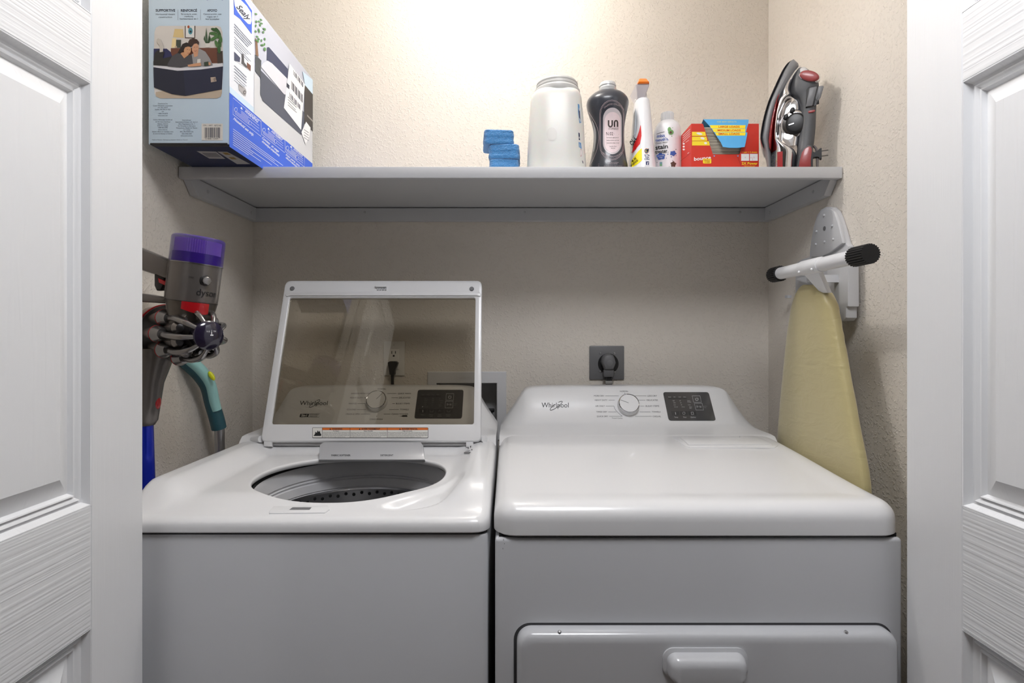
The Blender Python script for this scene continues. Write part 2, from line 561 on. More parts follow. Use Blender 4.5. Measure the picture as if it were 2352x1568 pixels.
fr = nt.nodes.new('ShaderNodeFresnel'); fr.inputs[0].default_value = 1.5
mx = nt.nodes.new('ShaderNodeMixShader')
nt.links.new(fr.outputs[0], mx.inputs[0]); nt.links.new(tr.outputs[0], mx.inputs[1]); nt.links.new(gl.outputs[0], mx.inputs[2])
nt.links.new(mx.outputs[0], nt.nodes['Material Output'].inputs[0])

ZSEAM = 0.857
CON_FACE0, CON_FACE1 = (1.545, 0.968), (1.600, 1.058)       # foot and head of the sloping console face (y, z)
FN = Vector((0, -(CON_FACE1[1] - CON_FACE0[1]), CON_FACE1[0] - CON_FACE0[0])).normalized()
FP = (0, CON_FACE0[0], CON_FACE0[1])
face_map = plane_map(FP, FN)
CON_PROF = [(1.430, 0.925), (1.452, 0.9445), (1.475, 0.9465), (1.500, 0.9500), (1.522, 0.9560), (1.537, 0.9620), CON_FACE0, (1.5725, 1.013), CON_FACE1, (1.6035, 1.0615), (1.609, 1.0635), (1.620, 1.0640), (1.655, 1.0640), (1.662, 1.060), (1.664, 0.90)]
CON_OUT = [(0.0, 1.0), (0.20, 0.992), (0.262, 0.975), (0.283, 0.95), (0.295, 0.90), (0.303, 0.82), (0.315, 0.66), (0.330, 0.46), (0.345, 0.28), (0.357, 0.14), (0.366, 0.03), (0.3675, 0.0)]
def console(parent, xc, hw):
    k = hw / 0.3675
    half = smooth_tab(CON_OUT, 3)
    st = [(-d * k, h) for d, h in half[::-1]] + [(d * k, h) for d, h in half[1:]]
    loops = []
    for x, h in st:
        h = max(0.0, h)
        loops.append([Vector((xc + x, y, z if z <= 0.9465 else 0.9465 + (z - 0.9465) * h)) for y, z in CON_PROF])
    MB().loft(loops, True, True, closed=False).build('console', M_enamel_p, parent, smooth=40)

def knob(parent, u, v, r, ang):
    c = on_plane(u, v, FP, FN)
    MB().lathe(c - FN * 0.004, [(r * 1.06, 0), (r * 1.04, 0.006), (r, 0.016), (r * 0.99, 0.017)], FN, 40).build('knob', M_enamel_p, parent)
    k = MB().lathe(c, [(r * 0.985, 0.0125), (r * 0.99, 0.0165), (r * 0.95, 0.0178), (r * 0.90, 0.0172), (r * 0.90, 0.012)], FN, 40, False, False).build('knob_ring', M_chrome, parent)
    MB().lathe(c, [(r * 0.90, 0.012), (r * 0.90, 0.0170), (0.001, 0.0172)], FN, 40).build('knob_face', M_enamel_p, parent)
    s = Vector((1, 0, 0)); t = FN.cross(s)
    if t.z < 0: t = -t
    a = math.radians(ang)
    d = s * math.cos(a) + t * math.sin(a); q = d.cross(FN)
    p0 = c + FN * 0.0174 + d * r * 0.05; p1 = c + FN * 0.0174 + d * r * 0.86
    MB().add([p0 + q * 0.0006, p1 + q * 0.0006, p1 - q * 0.0006, p0 - q * 0.0006], [[0, 1, 2, 3]]).build('knob_pointer', M_print_grey, parent, smooth=0, fix=False)

def logo(pr, u, v, h, w, sh):
    pr.text('Whirlpool', u, v, h, M_print_black, 1, w=w, sh=sh)
    cx, cy = u + w * 0.53, v - h * 0.36
    pts = []
    for k in range(25):
        a = math.radians(-60 + 330 * k / 24)
        x, y = 1.55 * h * math.cos(a), 0.36 * h * math.sin(a)
        r = math.radians(-35)
        pts.append((cx + x * math.cos(r) - y * math.sin(r) + sh * h * 0.2, cy + x * math.sin(r) + y * math.cos(r)))
    pr.line(pts, h * 0.10, M_print_black, 2)

# ---- washer
WX0, WX1, WY0, WY1 = -0.718, -0.038, 0.985, 1.665
WC = (WX0 + WX1) / 2
w = thing('washing_machine', 'white top-loading washing machine with its glass lid open', 'washer', (WC, (WY0 + WY1) / 2, 0))
def open_box(x0, x1, y0, y1, z0, z1, r, th):
    lo = [[Vector((x, y, z)) for x, y in rrect(x0 + e, x1 - e, y0 + e, y1 - e, max(r - e, 0.001), 4)] for e, z in ((0, z0), (0, z1 - 0.003), (0.0015, z1), (th, z1), (th, z0 + 0.02))]
    return MB().loft(lo, True, True)
open_box(WX0 + 0.004, WX1 - 0.004, WY0 + 0.006, WY1, 0.02, ZSEAM - 0.004, 0.010, 0.012).build('cabinet', M_enamel, w)
for x in (WX0 + 0.06, WX1 - 0.06):
    for y in (WY0 + 0.06, WY1 - 0.06):
        MB().cyl((x, y, 0), (x, y, 0.022), 0.02, n=12).build('foot', M_black, w)
gk = [(WX0 + 0.010, WX1 - 0.010, WY0 + 0.012, WY1 - 0.006), (WX0 + 0.020, WX1 - 0.020, WY0 + 0.022, WY1 - 0.016)]
MB().loft([[Vector((x, y, z)) for x, y in rrect(*gk[i], 0.01, 3)] for i, z in ((0, ZSEAM - 0.006), (0, ZSEAM + 0.004), (1, ZSEAM + 0.004), (1, ZSEAM - 0.006))], False, False).build('seam_strip', M_dark, w)  # dark strip filling the seam between cabinet and top panel
OCX, OCY, ORX, ORY = -0.354, 1.220, 0.207, 0.175
def washer_z(x, y, e):
    zi = 0.884 + 0.020 * sst(0.99, 1.09, y) + 0.022 * sst(1.40, 1.45, y)
    rim = 0.884 + 0.050 * sst(0.992, 1.085, y)
    s = sst(0.235, 0.300, abs(x - WC))
    z = zi + (rim - zi) * s
    # bleach pocket, a crescent hugging the front right of the opening
    dx, dy = (x - OCX) / ORX, (y - OCY) / ORY
    rr = math.hypot(dx, dy); an = math.degrees(math.atan2(dy, dx))
    wdt = math.sin(math.pi * min(1.0, max(0.0, (an + 66) / 52))) ** 0.7 if -66 < an < -14 else 0.0
    lo, hi = 1.13, 1.15 + 0.26 * wdt
    z -= 0.009 * min(1.0, wdt * 1.6) * sst(lo, lo + 0.12, rr) * (1 - sst(hi, hi + 0.05, rr)) * sst(1.0, 1.02, y)
    r = 0.017
    if e < r:
        z -= r - math.sqrt(max(0.0, r * r - (r - e) ** 2))
    return z
N = 4 * 40
outer0 = rrect(WX0, WX1, WY0, WY1, 0.03, 39)
def ring_out(e):
    return rrect(WX0 + e, WX1 - e, WY0 + e, WY1 - e, max(0.03 - e, 0.004), 39)
# resample the outline so that its points follow the angle from the opening's centre
def at_angle(loop, a):
    best = None
    for i in range(len(loop)):
        p, q = loop[i], loop[(i + 1) % len(loop)]
        d = (math.cos(a), math.sin(a)); ex, ey = q[0] - p[0], q[1] - p[1]
        den = d[0] * ey - d[1] * ex
        if abs(den) < 1e-12: continue
        px, py = p[0] - OCX, p[1] - OCY
        t = (px * ey - py * ex) / den; s_ = (px * d[1] - py * d[0]) / den
        if t > 0 and -1e-6 <= s_ <= 1 + 1e-6 and (best is None or t < best): best = t
    return (OCX + d[0] * best, OCY + d[1] * best)
N = 200
angs = [2 * math.pi * k / N for k in range(N)]
for cx_, cy_ in ((WX0, WY0), (WX1, WY0), (WX0, WY1), (WX1, WY1)):
    a0 = math.atan2(cy_ - OCY, cx_ - OCX) % (2 * math.pi)
    for d in (-0.05, -0.025, 0, 0.025, 0.05):
        angs.append((a0 + d) % (2 * math.pi))
angs = sorted(set(angs)); N = len(angs)
def opening(a, k=1.0):
    c_, s_ = math.cos(a), math.sin(a); ex = 2.25
    r = (abs(c_ / ORX) ** ex + abs(s_ / ORY) ** ex) ** (-1 / ex)
    return (OCX + c_ * r * k, OCY + s_ * r * k)
loops = []
outs = {e: [at_angle(ring_out(e), a) for a in angs] for e in (0.0, 0.0015, 0.004, 0.008, 0.0125, 0.017, 0.026)}
inn = [opening(a) for a in angs]
for dz, k in ((-0.013, 1.02), (-0.010, 1.0), (-0.004, 0.996), (-0.001, 1.002)):
    loops.append([Vector((*opening(a, k), washer_z(*opening(a), 1) + dz)) for a in angs])
M_ = 46
for i in range(M_ + 1):
    t = i / M_
    row = []
    for p, q in zip(inn, outs[0.026]):
        x, y = lerp(p[0] + (p[0] - OCX) * 0.012, q[0], t), lerp(p[1] + (p[1] - OCY) * 0.012, q[1], t)
        row.append(Vector((x, y, washer_z(x, y, 1))))
    loops.append(row)
for e in (0.017, 0.0125, 0.008, 0.004, 0.0015, 0.0):
    loops.append([Vector((x, y, washer_z(x, y, e))) for x, y in outs[e]])
loops.append([Vector((x, y, ZSEAM + 0.003)) for x, y in outs[0.0]])
loops.append([Vector((x, y, ZSEAM)) for x, y in outs[0.004]])
MB().loft(loops, False, False).build('top_panel', M_enamel_p, w, smooth=50)
# latch plate and slot in front of the opening
def deck_pt(u, v, z0=0.895):
    z = z0
    for _ in range(5):
        Y = (CZ - z) * F / (v - PV); x = (u - PU) * Y / F
        z = washer_z(x, Y, 1)
    return Vector((x, Y, z))
def deck_map(u, v, lift):
    return deck_pt(u, v) + Vector((0, 0, 0.0006 + lift))
q = [deck_pt(u, v) for u, v in ((628, 1160), (753, 1159), (757, 1166), (746, 1178), (618, 1180), (618, 1172))]
plate = MB().prism([p - Vector((0, 0, 0.002)) for p in q], (0, 0, 0.0042), bev=0.0012).build('latch_plate', M_enamel_p, w)
pr = Print(lambda u, v, l: deck_pt(u, v) + Vector((0, 0, 0.0026)))
pr.poly([(672, 1162.5), (716, 1162.5), (711, 1168.5), (664, 1168.5)], mat('slot_grey', (110, 110, 112), 0.6))
pr.build('latch_slot', plate)
# small stickers printed on the deck beside the hinge
pr = Print(deck_map)
for u0, v0, u1, v1 in ((1068, 1026, 1069.5, 1032), (1071, 1026, 1072.5, 1031), (1075, 1026, 1076.5, 1031), (1080, 1025, 1082, 1028), (1066, 1039, 1081, 1040.2), (1066, 1041.5, 1079, 1042.4), (1068, 1035, 1080, 1035.8), (1083, 1032, 1085, 1034)):
    pr.poly([(u0, v0), (u1, v0), (u1 - 0.6, v1), (u0 - 0.6, v1)], M_print_black)
pr.build('deck_marks', w)
# tub
TC = (-0.356, 1.246, 0)
MB().lathe(TC, [(0.213, 0.888), (0.213, 0.876)], n=72, cap0=False, cap1=False).build('tub_gap_shade', M_dark, w, fix=False)  # near-black band stands in for the shade between lip and tub
tub = MB().lathe(TC, [(0.2125, 0.880), (0.2115, 0.8812), (0.210, 0.878), (0.2085, 0.866), (0.2055, 0.848), (0.2085, 0.8465), (0.2075, 0.8425), (0.2035, 0.8415), (0.206, 0.8365), (0.2025, 0.8345), (0.1995, 0.816), (0.2025, 0.814), (0.200, 0.811)], n=72, cap0=False, cap1=False).build('tub_ring', M_tub, w, fix=False)
MB().lathe(TC, [(0.199, 0.812), (0.203, 0.808), (0.205, 0.802), (0.205, 0.40), (0.18, 0.38), (0.02, 0.39)], n=72, cap0=False).build('basket', M_basket, w, fix=False)
hm = MB()
for k in range(64):
    a = 2 * math.pi * k / 64
    c_ = Vector((TC[0] + 0.2045 * math.cos(a), TC[1] + 0.2045 * math.sin(a), 0.797 - 0.004 * (k % 2)))
    n_ = Vector((-math.cos(a), -math.sin(a), 0))
    hm.lathe(c_, [(0.0042, 0), (0.0042, 0.0008), (0.0028, 0.0012)], n_, 10, sx=1.0)
hm.build('basket_holes', mat('hole_rim', (60, 60, 62), 0.3, metal=0.6), w)['kind'] = 'stuff'
MB().lathe(TC, [(0.06, 0.385), (0.055, 0.42), (0.035, 0.60), (0.03, 0.66), (0.001, 0.67)], n=24).build('agitator', M_tub, w)
# dispenser drawer lip at the back of the opening
DP0 = Vector((0, 1.352, P(0, 1055, 1.352).z)); DP1 = Vector((0, 1.400, P(0, 1014, 1.400).z))
DNn = Vector((0, -(DP1.z - DP0.z), DP1.y - DP0.y)).normalized()
q = [on_plane(u, v, DP0, DNn) for u, v in ((743, 1014), (966, 1014), (972, 1021), (976, 1055), (732, 1055), (734, 1021))]
ds = MB().prism(q, -DNn * 0.010, bev=0.003).build('dispenser', M_disp, w)
for s_, u, w_ in (('FABRIC SOFTENER', 783, 44), ('DETERGENT', 888.5, 30)):
    pr = Print(plane_map(DP0, DNn))
    pr.text(s_, u, 1047.3, 3.7, M_print_black, 1, 'c', w=w_, bold=True)
    pr.build('lettering', ds)
# console
console(w, WC, 0.339)
pr = Print(face_map)
logo(pr, 688, 930, 9.5, 65, 0.16)
pr.build('logo', w)
pr = Print(face_map)
pr.poly([(690, 950), (710, 950), (707.5, 957.5), (688, 957.5)], M_print_black, 1)
pr.text('2in1', 699, 956.2, 4.8, M_print_white, 2, 'c', w=15, sh=0.15, bold=True)
pr.line([(710, 950), (735, 950), (733, 957.5), (707.5, 957.5)], 0.6, M_print_black, 1, closed=True)
pr.text('REMOVABLE', 721.5, 953.2, 2.0, M_print_black, 1, 'c', w=21, sh=0.15)
pr.text('AGITATOR', 719.5, 956.6, 2.0, M_print_black, 1, 'c', w=17, sh=0.15)
pr.build('badge', w)
pr = Print(face_map)
pr.text('NORMAL', 877, 894.7, 3.2, M_print_black, 1, 'c', w=19.5)
for s, u0, u1, v, l0, l1 in (('SANITIZE WITH OXI', 806, 849, 905, 851, 864), ('HEAVY DUTY', 803.5, 833, 914.8, 835.5, 848), ('WHITES', 800.5, 819, 928.2, 821, 839.5), ('COLORS', 796.5, 817, 941.8, 819, 840.5), ('DRAIN & SPIN', 794, 826, 952.2, 828, 850)):
    pr.text(s, u0, v, 3.2, M_print_black, 1, 'l', w=u1 - u0, sh=0.12)
    pr.line([(l0, v - 1.6), (l1, v - 1.6)], 0.7, M_print_black, 1)
for s, u0, u1, v, l0, l1 in (('QUICK WASH', 913.5, 944, 905, 889, 911), ('DELICATES', 916, 942.5, 914.8, 899, 914.5), ('BULKY ITEMS', 909, 941, 928.2, 901, 907), ('TOWELS', 918.5, 939, 941.8, 894, 916), ('CLEAN WASHER', 899, 937.5, 952.2, 881.5, 897)):
    pr.text(s, u0, v, 3.2, M_print_black, 1, 'l', w=u1 - u0, sh=0.12)
    pr.line([(l0, v - 1.6), (l1, v - 1.6)], 0.7, M_print_black, 1)
pr.poly([(917, 955.2), (923, 954.8), (925, 953.2), (935, 953), (936, 957), (924, 957), (923, 956)], M_print_black, 1)
pr.text('COLD WASH', 864, 964, 3.2, M_print_black, 1, 'c', w=30, sh=0.12)
pr.line([(875.6, 897.5), (875.4, 901)], 0.7, M_print_black, 1)
pr.line([(865.6, 954), (865.3, 957.5)], 0.7, M_print_black, 1)
pr.build('console_lettering', w)
pr = Print(face_map)
def panel_outline(tl, tr_, br, bl, r=5.5):
    pts = []
    c4 = (tl, tr_, br, bl)
    for i in range(4):
        p, a, b = c4[i], c4[i - 1], c4[(i + 1) % 4]
        def tow(q, d):
            l = math.hypot(q[0] - p[0], q[1] - p[1]); return (p[0] + (q[0] - p[0]) * d / l, p[1] + (q[1] - p[1]) * d / l)
        s_, e_ = tow(a, r), tow(b, r)
        for k in range(6):
            t = k / 5
            pts.append(tuple((1 - t) ** 2 * s_[j] + 2 * t * (1 - t) * p[j] + t * t * e_[j] for j in (0, 1)))
    return pts
def power_icon(pr, u, v, r, m, lay):
    pr.line([(u + r * math.sin(math.radians(a)), v - r * math.cos(math.radians(a))) for a in range(35, 330, 20)], r * 0.28, m, lay)
    pr.line([(u, v - r * 1.1), (u, v - r * 0.1)], r * 0.28, m, lay)
pr.poly(panel_outline((960, 895), (1065, 895), (1061, 961), (951.5, 961)), M_panel, 2)
pr.poly([(967, 908.5), (1011, 908.5), (1010.5, 911.5), (966.7, 911.5)], M_panel_key, 3)
for s, u, v in (('Sense', 972, 907), ('Wash', 983, 907), ('Rinse', 995, 907), ('Done', 1006, 907), ('Hot', 978, 916), ('Warm', 978, 920.5), ('Cool', 977, 925.3), ('Cold', 977, 930.3), ('Max', 995, 916), ('High', 994.5, 920.5), ('Med', 994, 925.3), ('Low', 993.5, 930.3), ('Off', 1010, 916), ('Pre Soak', 1014, 920.5), ('Softener', 1014, 925.3), ('Extra', 1011, 930.3), ('Rinse', 1011, 932.8), ('Tap Cold', 979, 935)):
    pr.text(s, u, v, 1.6, M_panel_dim, 3, 'c')
for k, (s, s2) in enumerate((('Temp', ''), ('Water', 'Level'), ('Wash', 'Options'), ('Presoak', '30 min'))):
    u0 = 962.5 + 19.6 * k
    pr.poly([(u0 + 0.6, 939.2), (u0 + 18, 939.2), (u0 + 17.3, 948.8), (u0, 948.8)], M_panel_key, 3)
    pr.text(s, u0 + 8, 953.5, 2.2, M_panel_dim, 3, 'c'); pr.text(s2, u0 + 8, 957, 2.2, M_panel_dim, 3, 'c')
pr.line([(971.6, 941.5), (971.4, 946.8)], 1.0, M_panel_ink, 4)
pr.line([(988, 942), (988, 946), (995, 946), (995, 942)], 0.6, M_panel_dim, 4)
pr.line([(1007, 945.5), (1010, 942), (1013, 945.5)], 0.6, M_panel_dim, 4)
pr.line([(1026.5, 942), (1027, 945.5), (1034, 945.5), (1034, 942)], 0.6, M_panel_dim, 4)
pr.ell(970.7, 934, 1.2, 0.8, M_panel_ink, 3)
for pts in ([(1025.2, 904), (1042.4, 904), (1041.3, 919), (1024, 919)], [(1023.4, 921.5), (1041, 921.5), (1040, 936.5), (1022.3, 936.5)]):
    pr.line(pts, 0.7, M_panel_ink, 3, closed=True)
power_icon(pr, 1033, 911.6, 3.3, M_panel_ink, 3)
pr.line([(1027, 926.8), (1031, 928.9), (1027, 931), (1027, 926.8)], 0.7, M_panel_ink, 3)
pr.line([(1033.6, 927), (1033.4, 931)], 0.8, M_panel_ink, 3); pr.line([(1036, 927), (1035.8, 931)], 0.8, M_panel_ink, 3)
pr.text('Hold to', 1043, 928, 1.7, M_panel_dim, 3); pr.text('Start', 1043, 931, 1.7, M_panel_dim, 3)
pr.build('control_panel', w)
knob(w, 866.5, 922.5, 0.0295, 50)

# ---- washer lid
L0, L1 = Vector((0, 1.42, 0.942)), Vector((0, 1.586, 1.372))
LD = (L1 - L0).normalized(); LN = Vector((0, -LD.z, LD.y)).normalized()
def lidp(u, v, lift=0.0):
    return on_plane(u, v, L0, LN) + LN * lift
out2 = []
def quad_round(tl, tr_, br, bl, r):
    return panel_outline(tl, tr_, br, bl, r)
oc = ((655.5, 643.5), (1107, 643.5), (1104.5, 1014), (598, 1014))
ic = ((664.5, 683), (1092, 683), (1088, 973.5), (622.5, 973.5))
lb = MB()
o_pts = quad_round(*oc, 13); i_pts = quad_round(*ic, 6)
def lerp_quad(o, i, t):
    return [(lerp(a[0], b[0], t), lerp(a[1], b[1], t)) for a, b in zip(o, i)]
fl = []
for pts, h in ((o_pts, -0.016), (o_pts, -0.004), (lerp_quad(o_pts, i_pts, 0.06), -0.0008), (lerp_quad(o_pts, i_pts, 0.18), 0.0), (lerp_quad(o_pts, i_pts, 0.86), 0.0), (lerp_quad(o_pts, i_pts, 0.97), -0.0012), (i_pts, -0.004), (i_pts, -0.016)):
    fl.append([lidp(u, v, h) for u, v in pts])
fl.append(fl[0])
lid = lb.loft(fl, False, False).build('lid', M_enamel_p, w, smooth=40)
# raised lip under the top bar
MB().prism([lidp(u, v, 0.0003) for u, v in ((656, 676), (660, 670), (1101, 670), (1105, 676), (1103, 681.5), (1095, 679.5), (667, 679.5), (659, 681.5))], LN * 0.003, bev=0.001).build('lid_ridge', M_enamel_p, lid)
MB().prism([lidp(u, v, -0.011) for u, v in i_pts], LN * 0.004).build('lid_glass', M_lid_glass, lid, smooth=0)
for u, v in ((671.5, 662.5), (1083.5, 663.5)):
    MB().lathe(lidp(u, v), [(0.0066, 0), (0.0066, 0.002), (0.005, 0.0036)], LN, 20).build('bumper', mat('grey_rubber', (120, 120, 122), 0.6), lid)
lt = MB().prism([lidp(u, v) for u, v in ((862, 657), (889, 657), (888, 661), (864, 661))], LN * 0.008, bev=0.001).build('latch', M_enamel_p, lid)
for k in range(4):
    u = 868 + 6 * k
    MB().prism([lidp(a, b) for a, b in ((u - 1.8, 662), (u + 1.8, 662), (u + 1.8, 666.5), (u - 1.8, 666.5))], LN * 0.003).build('latch_tooth', M_disp, lt)
for u0, u1, v0, v1 in ((604, 622, 1005, 1024), (1070, 1087, 1005, 1026)):
    MB().prism([lidp(u, v, -0.004) for u, v in ((u0, v0), (u1, v0), (u1, v1), (u0, v1))], -LN * 0.012, bev=0.002).build('hinge_arm', M_enamel_p, lid)
for u0, u1 in ((581, 600), (1103, 1113)):
    a = P(u0, 1010 if u0 < 700 else 1005, 1.45); b = P(u1, 1008 if u0 < 700 else 1008, 1.43)
    MB().tube([a, b], 0.009, 14, sm=1).build('hinge_pin', M_enamel_p, w)
pr = Print(lambda u, v, l: lidp(u, v, 0.0006 + l))
M_sticker = mat('sticker_white', (232, 230, 224), 0.5)
pr.rect(717.5, 981.5, 984, 1005.5, M_print_black, 1, r=2.5)
pr.rect(718.3, 982.3, 983.2, 1004.7, M_sticker, 2, r=2)
pr.rect(741, 982.3, 983, 987.5, M_orange, 3)
pr.poly([(720.5, 1001), (724, 996), (725, 991), (728, 994), (730, 988), (732.5, 992), (735, 989), (736, 994), (738.5, 998), (737.5, 1001)], M_print_black, 3)
for u in (740.3, 804, 889.5):
    pr.rect(u, 982.3, u + 0.8, 1004.7, M_print_black, 4)
for s, u, w_ in (('WARNING', 772, 24), ('AVERTISSEMENT', 849, 43), ('ADVERTENCIA', 938, 36)):
    pr.text(s, u + 3, 986.9, 3.6, M_print_black, 4, 'c', w=w_, bold=True)
    a = u + 3 - w_ / 2 - 4
    pr.poly([(a - 2, 986.9), (a + 2, 986.9), (a, 983.3)], M_print_black, 4)
for s, u in (('Fire Hazard', 772), ("Risque d'incendie", 846), ('Peligro de incendio', 936)):
    pr.text(s, u, 990.6, 2.0, M_print_black, 3, 'c', bold=True)
WTXT = (('Never place items in washer that are dampened with', 'gasoline or other flammable fluids. No washer can', 'completely remove oil. Do not dry anything that has', 'ever had any type of oil on it including cooking oils.', 'Doing so can result in death, explosion or fire.'),
        ("Ne jamais mettre des articles humectes d'essence ou d'autres fluides", "inflammables dans la laveuse. Aucune laveuse ne peut completement", "enlever l'huile. Ne pas faire secher des articles qui ont ete salis", "tout genre d'huile y compris les huiles de cuisson. Le non respect", 'des instructions peut causer un deces une explosion ou un incendie.'),
        ('Nunca coloque en la lavadora articulos que esten humedecidos con gasolina', 'o cualquier otro fluido inflamable. Ninguna lavadora puede eliminar', 'completamente el aceite. No seque ningun articulo que haya tenido alguna', 'vez cualquier tipo de aceite incluyendo aceites de cocina. No seguir estas', 'instrucciones puede ocasionar la muerte, explosion o incendio.'))
for (u0, u1), ls in zip(((742, 803), (805.5, 888), (891, 982)), WTXT):
    for k, s in enumerate(ls):
        pr.text(s, u0, 993.6 + 2.55 * k, 1.75, M_print_black, 3, 'l', w=(u1 - u0) * (1 if k < 4 else 0.85))
pr.build('warning_label', lid)

# ---- dryer
DX0, DX1, DY0, DY1 = -0.031, 0.706, 0.970, 1.665
DC = (DX0 + DX1) / 2
d = thing('tumble_dryer', 'white front-loading tumble dryer with a closed top and dark outlet behind', 'dryer', (DC, (DY0 + DY1) / 2, 0))
MB().box(DX0 + 0.003, DX1 - 0.003, DY0 + 0.005, DY1, 0.02, ZSEAM - 0.004, 0.007, 3).build('cabinet', M_enamel, d)
for x in (DX0 + 0.06, DX1 - 0.06):
    for y in (DY0 + 0.06, DY1 - 0.06):
        MB().cyl((x, y, 0), (x, y, 0.022), 0.02, n=12).build('foot', M_black, d)
MB().box(DX0 + 0.010, DX1 - 0.010, DY0 + 0.012, DY1 - 0.01, ZSEAM - 0.006, ZSEAM + 0.003).build('seam_strip', M_dark, d)  # dark filler set into the seam below the dryer top
def dryer_z(x, y, e):
    z = 0.914 + 0.032 * sst(0.93, 1.52, y)
    inx = sst(0.045, 0.075, min(x - DX0, DX1 - x)); iny = sst(0.040, 0.075, y - DY0) * (1 - sst(1.36, 1.40, y) * 0.0)
    z -= 0.0035 * inx * iny * (1 - sst(1.38, 1.44, y))
    r = 0.032
    if e < r:
        z -= r - math.sqrt(max(0.0, r * r - (r - e) ** 2))
    return z
loops = []
es = (0.0, 0.001, 0.003, 0.006, 0.011, 0.017, 0.024, 0.032, 0.045, 0.058, 0.07, 0.08)
DN = 13
def dloop(e):
    out = []
    base = rrect(DX0 + e, DX1 - e, DY0 + e, DY1 - e * 0.2, max(0.042 - e, 0.006), DN)
    # refine straight runs so the height function is followed
    for i in range(len(base)):
        p, q_ = base[i], base[(i + 1) % len(base)]
        k = 14 if (i + 1) % (DN + 1) == 0 else 1
        for j in range(k):
            out.append((lerp(p[0], q_[0], j / k), lerp(p[1], q_[1], j / k)))
    return out
loops.append([Vector((x, y, ZSEAM)) for x, y in dloop(0.004)])
loops.append([Vector((x, y, ZSEAM + 0.003)) for x, y in dloop(0.0)])
for e in es:
    loops.append([Vector((x, y, dryer_z(x, y, e))) for x, y in dloop(e)])
last = dloop(es[-1])
for k in range(1, 9):
    t = k / 8.2
    loops.append([Vector((lerp(x, DC + (x - DC) * 0.05, t), lerp(y, 1.3, t), dryer_z(lerp(x, DC + (x - DC) * 0.05, t), lerp(y, 1.3, t), 1))) for x, y in last])
MB().loft(loops, False, True).build('top_panel', M_enamel_p, d, smooth=50)
console(d, DC, 0.3675)
# lint screen cover
def ddeck(u, v, z0=0.94):
    z = z0
    for _ in range(5):
        Y = (CZ - z) * F / (v - PV); x = (u - PU) * Y / F
        z = dryer_z(x, Y, 1)
    return Vector((x, Y, z))
fr_ = [ddeck(u, v) for u, v in ((1543, 1004), (1738, 1003), (1787, 1024), (1780, 1028), (1585, 1028.5), (1573, 1025))]
MB().prism([p - Vector((0, 0, 0.002)) for p in fr_], (0, 0, 0.004), bev=0.001).build('lint_frame', M_enamel_p, d)
cv = [ddeck(u, v) for u, v in ((1560, 1006), (1604, 1005.5), (1611, 1010), (1700, 1010), (1698, 1005.5), (1733, 1005.5), (1772, 1024), (1582, 1025.5))]
MB().prism([p for p in cv], (0, 0, 0.006), bev=0.0012).build('lint_cover', M_enamel_p, d)
pr = Print(face_map)
logo(pr, 1244, 935.5, 11, 63, 0.0)
pr.build('logo', d)
pr = Print(face_map)
pr.text('NORMAL', 1433.5, 900, 3.2, M_print_black, 1, 'c', w=19.5)
for s, u0, u1, v, l0, l1 in (('MORE DRY', 1364, 1387.5, 910.5, 1390.5, 1421), ('HEAVY DUTY', 1366, 1395, 920.3, 1397.5, 1412), ('AIR ONLY', 1367.5, 1389, 933.8, 1391.5, 1410), ('TIMED DRY', 1369.5, 1394.5, 947.2, 1397, 1416), ('QUICK DRY', 1370.5, 1396.5, 957.5, 1399, 1429)):
    pr.text(s, u0, v, 3.2, M_print_black, 1, 'l', w=u1 - u0)
    pr.line([(l0, v - 1.6), (l1, v - 1.6)], 0.6, M_print_black, 1)
for s, u0, u1, v, l0, l1 in (('LESS DRY', 1487, 1509, 910.5, 1455, 1484.5), ('DELICATES', 1485, 1511, 920.3, 1464, 1482.5), ('BULKY ITEMS', 1482.5, 1514, 933.8, 1470.5, 1480), ('TOWELS', 1497, 1517, 947.2, 1469, 1494), ('CASUAL', 1499, 1518.5, 957.5, 1459, 1497)):
    pr.text(s, u0, v, 3.2, M_print_black, 1, 'l', w=u1 - u0)
    pr.line([(l0, v - 1.6), (l1, v - 1.6)], 0.6, M_print_black, 1)
pr.line([(1410, 932.2), (1411.5, 937), (1414.5, 942), (1419, 947), (1424, 951.5), (1429.5, 955.6)], 0.6, M_print_black, 1)
pr.text('Timed Cycles', 1417.5, 961.3, 2.6, M_print_grey, 1, 'c', w=25)
pr.line([(1434.4, 902), (1435.8, 905.6)], 0.7, M_print_black, 1)
pr.build('console_lettering', d)
pr = Print(face_map)
pr.poly(panel_outline((1522.5, 900.3), (1627.5, 900.3), (1644.5, 966), (1536, 966), 6), M_panel, 2)
pr.poly([(1534, 913.5), (1577, 913.5), (1577.5, 916.5), (1534.8, 916.5)], M_panel_key, 3)
for s, u, v in (('Sense', 1538, 912.4), ('Wet', 1549, 912.4), ('Cool', 1561, 912.4), ('Done', 1572.5, 912.4), ('High', 1547, 921), ('Med', 1549, 925.8), ('Low', 1549.5, 930.5), ('Ex Low', 1553, 935.3), ('60', 1562, 921), ('40', 1563.5, 925.8), ('20', 1565, 930.5), ('75 min', 1569, 935.3), ('Steam', 1582, 921), ('Wrinkle', 1583, 924), ('Static', 1583, 930.5), ('Damp', 1586, 935.3), ('Alert', 1586, 938.2)):
    pr.text(s, u, v, 1.8, M_panel_ink, 3, 'c')
for k, s in enumerate(('Temp', 'Time', 'Options')):
    u0 = 1541 + 19.5 * k
    pr.poly([(u0, 944.2), (u0 + 18, 944.2), (u0 + 20, 954), (u0 + 2.4, 954)], M_panel_key, 3)
    pr.text(s, u0 + 12, 959.3, 2.6, M_panel_ink, 3, 'c')
pr.line([(1551, 946.5), (1551.8, 952)], 1.2, M_panel_ink, 4)
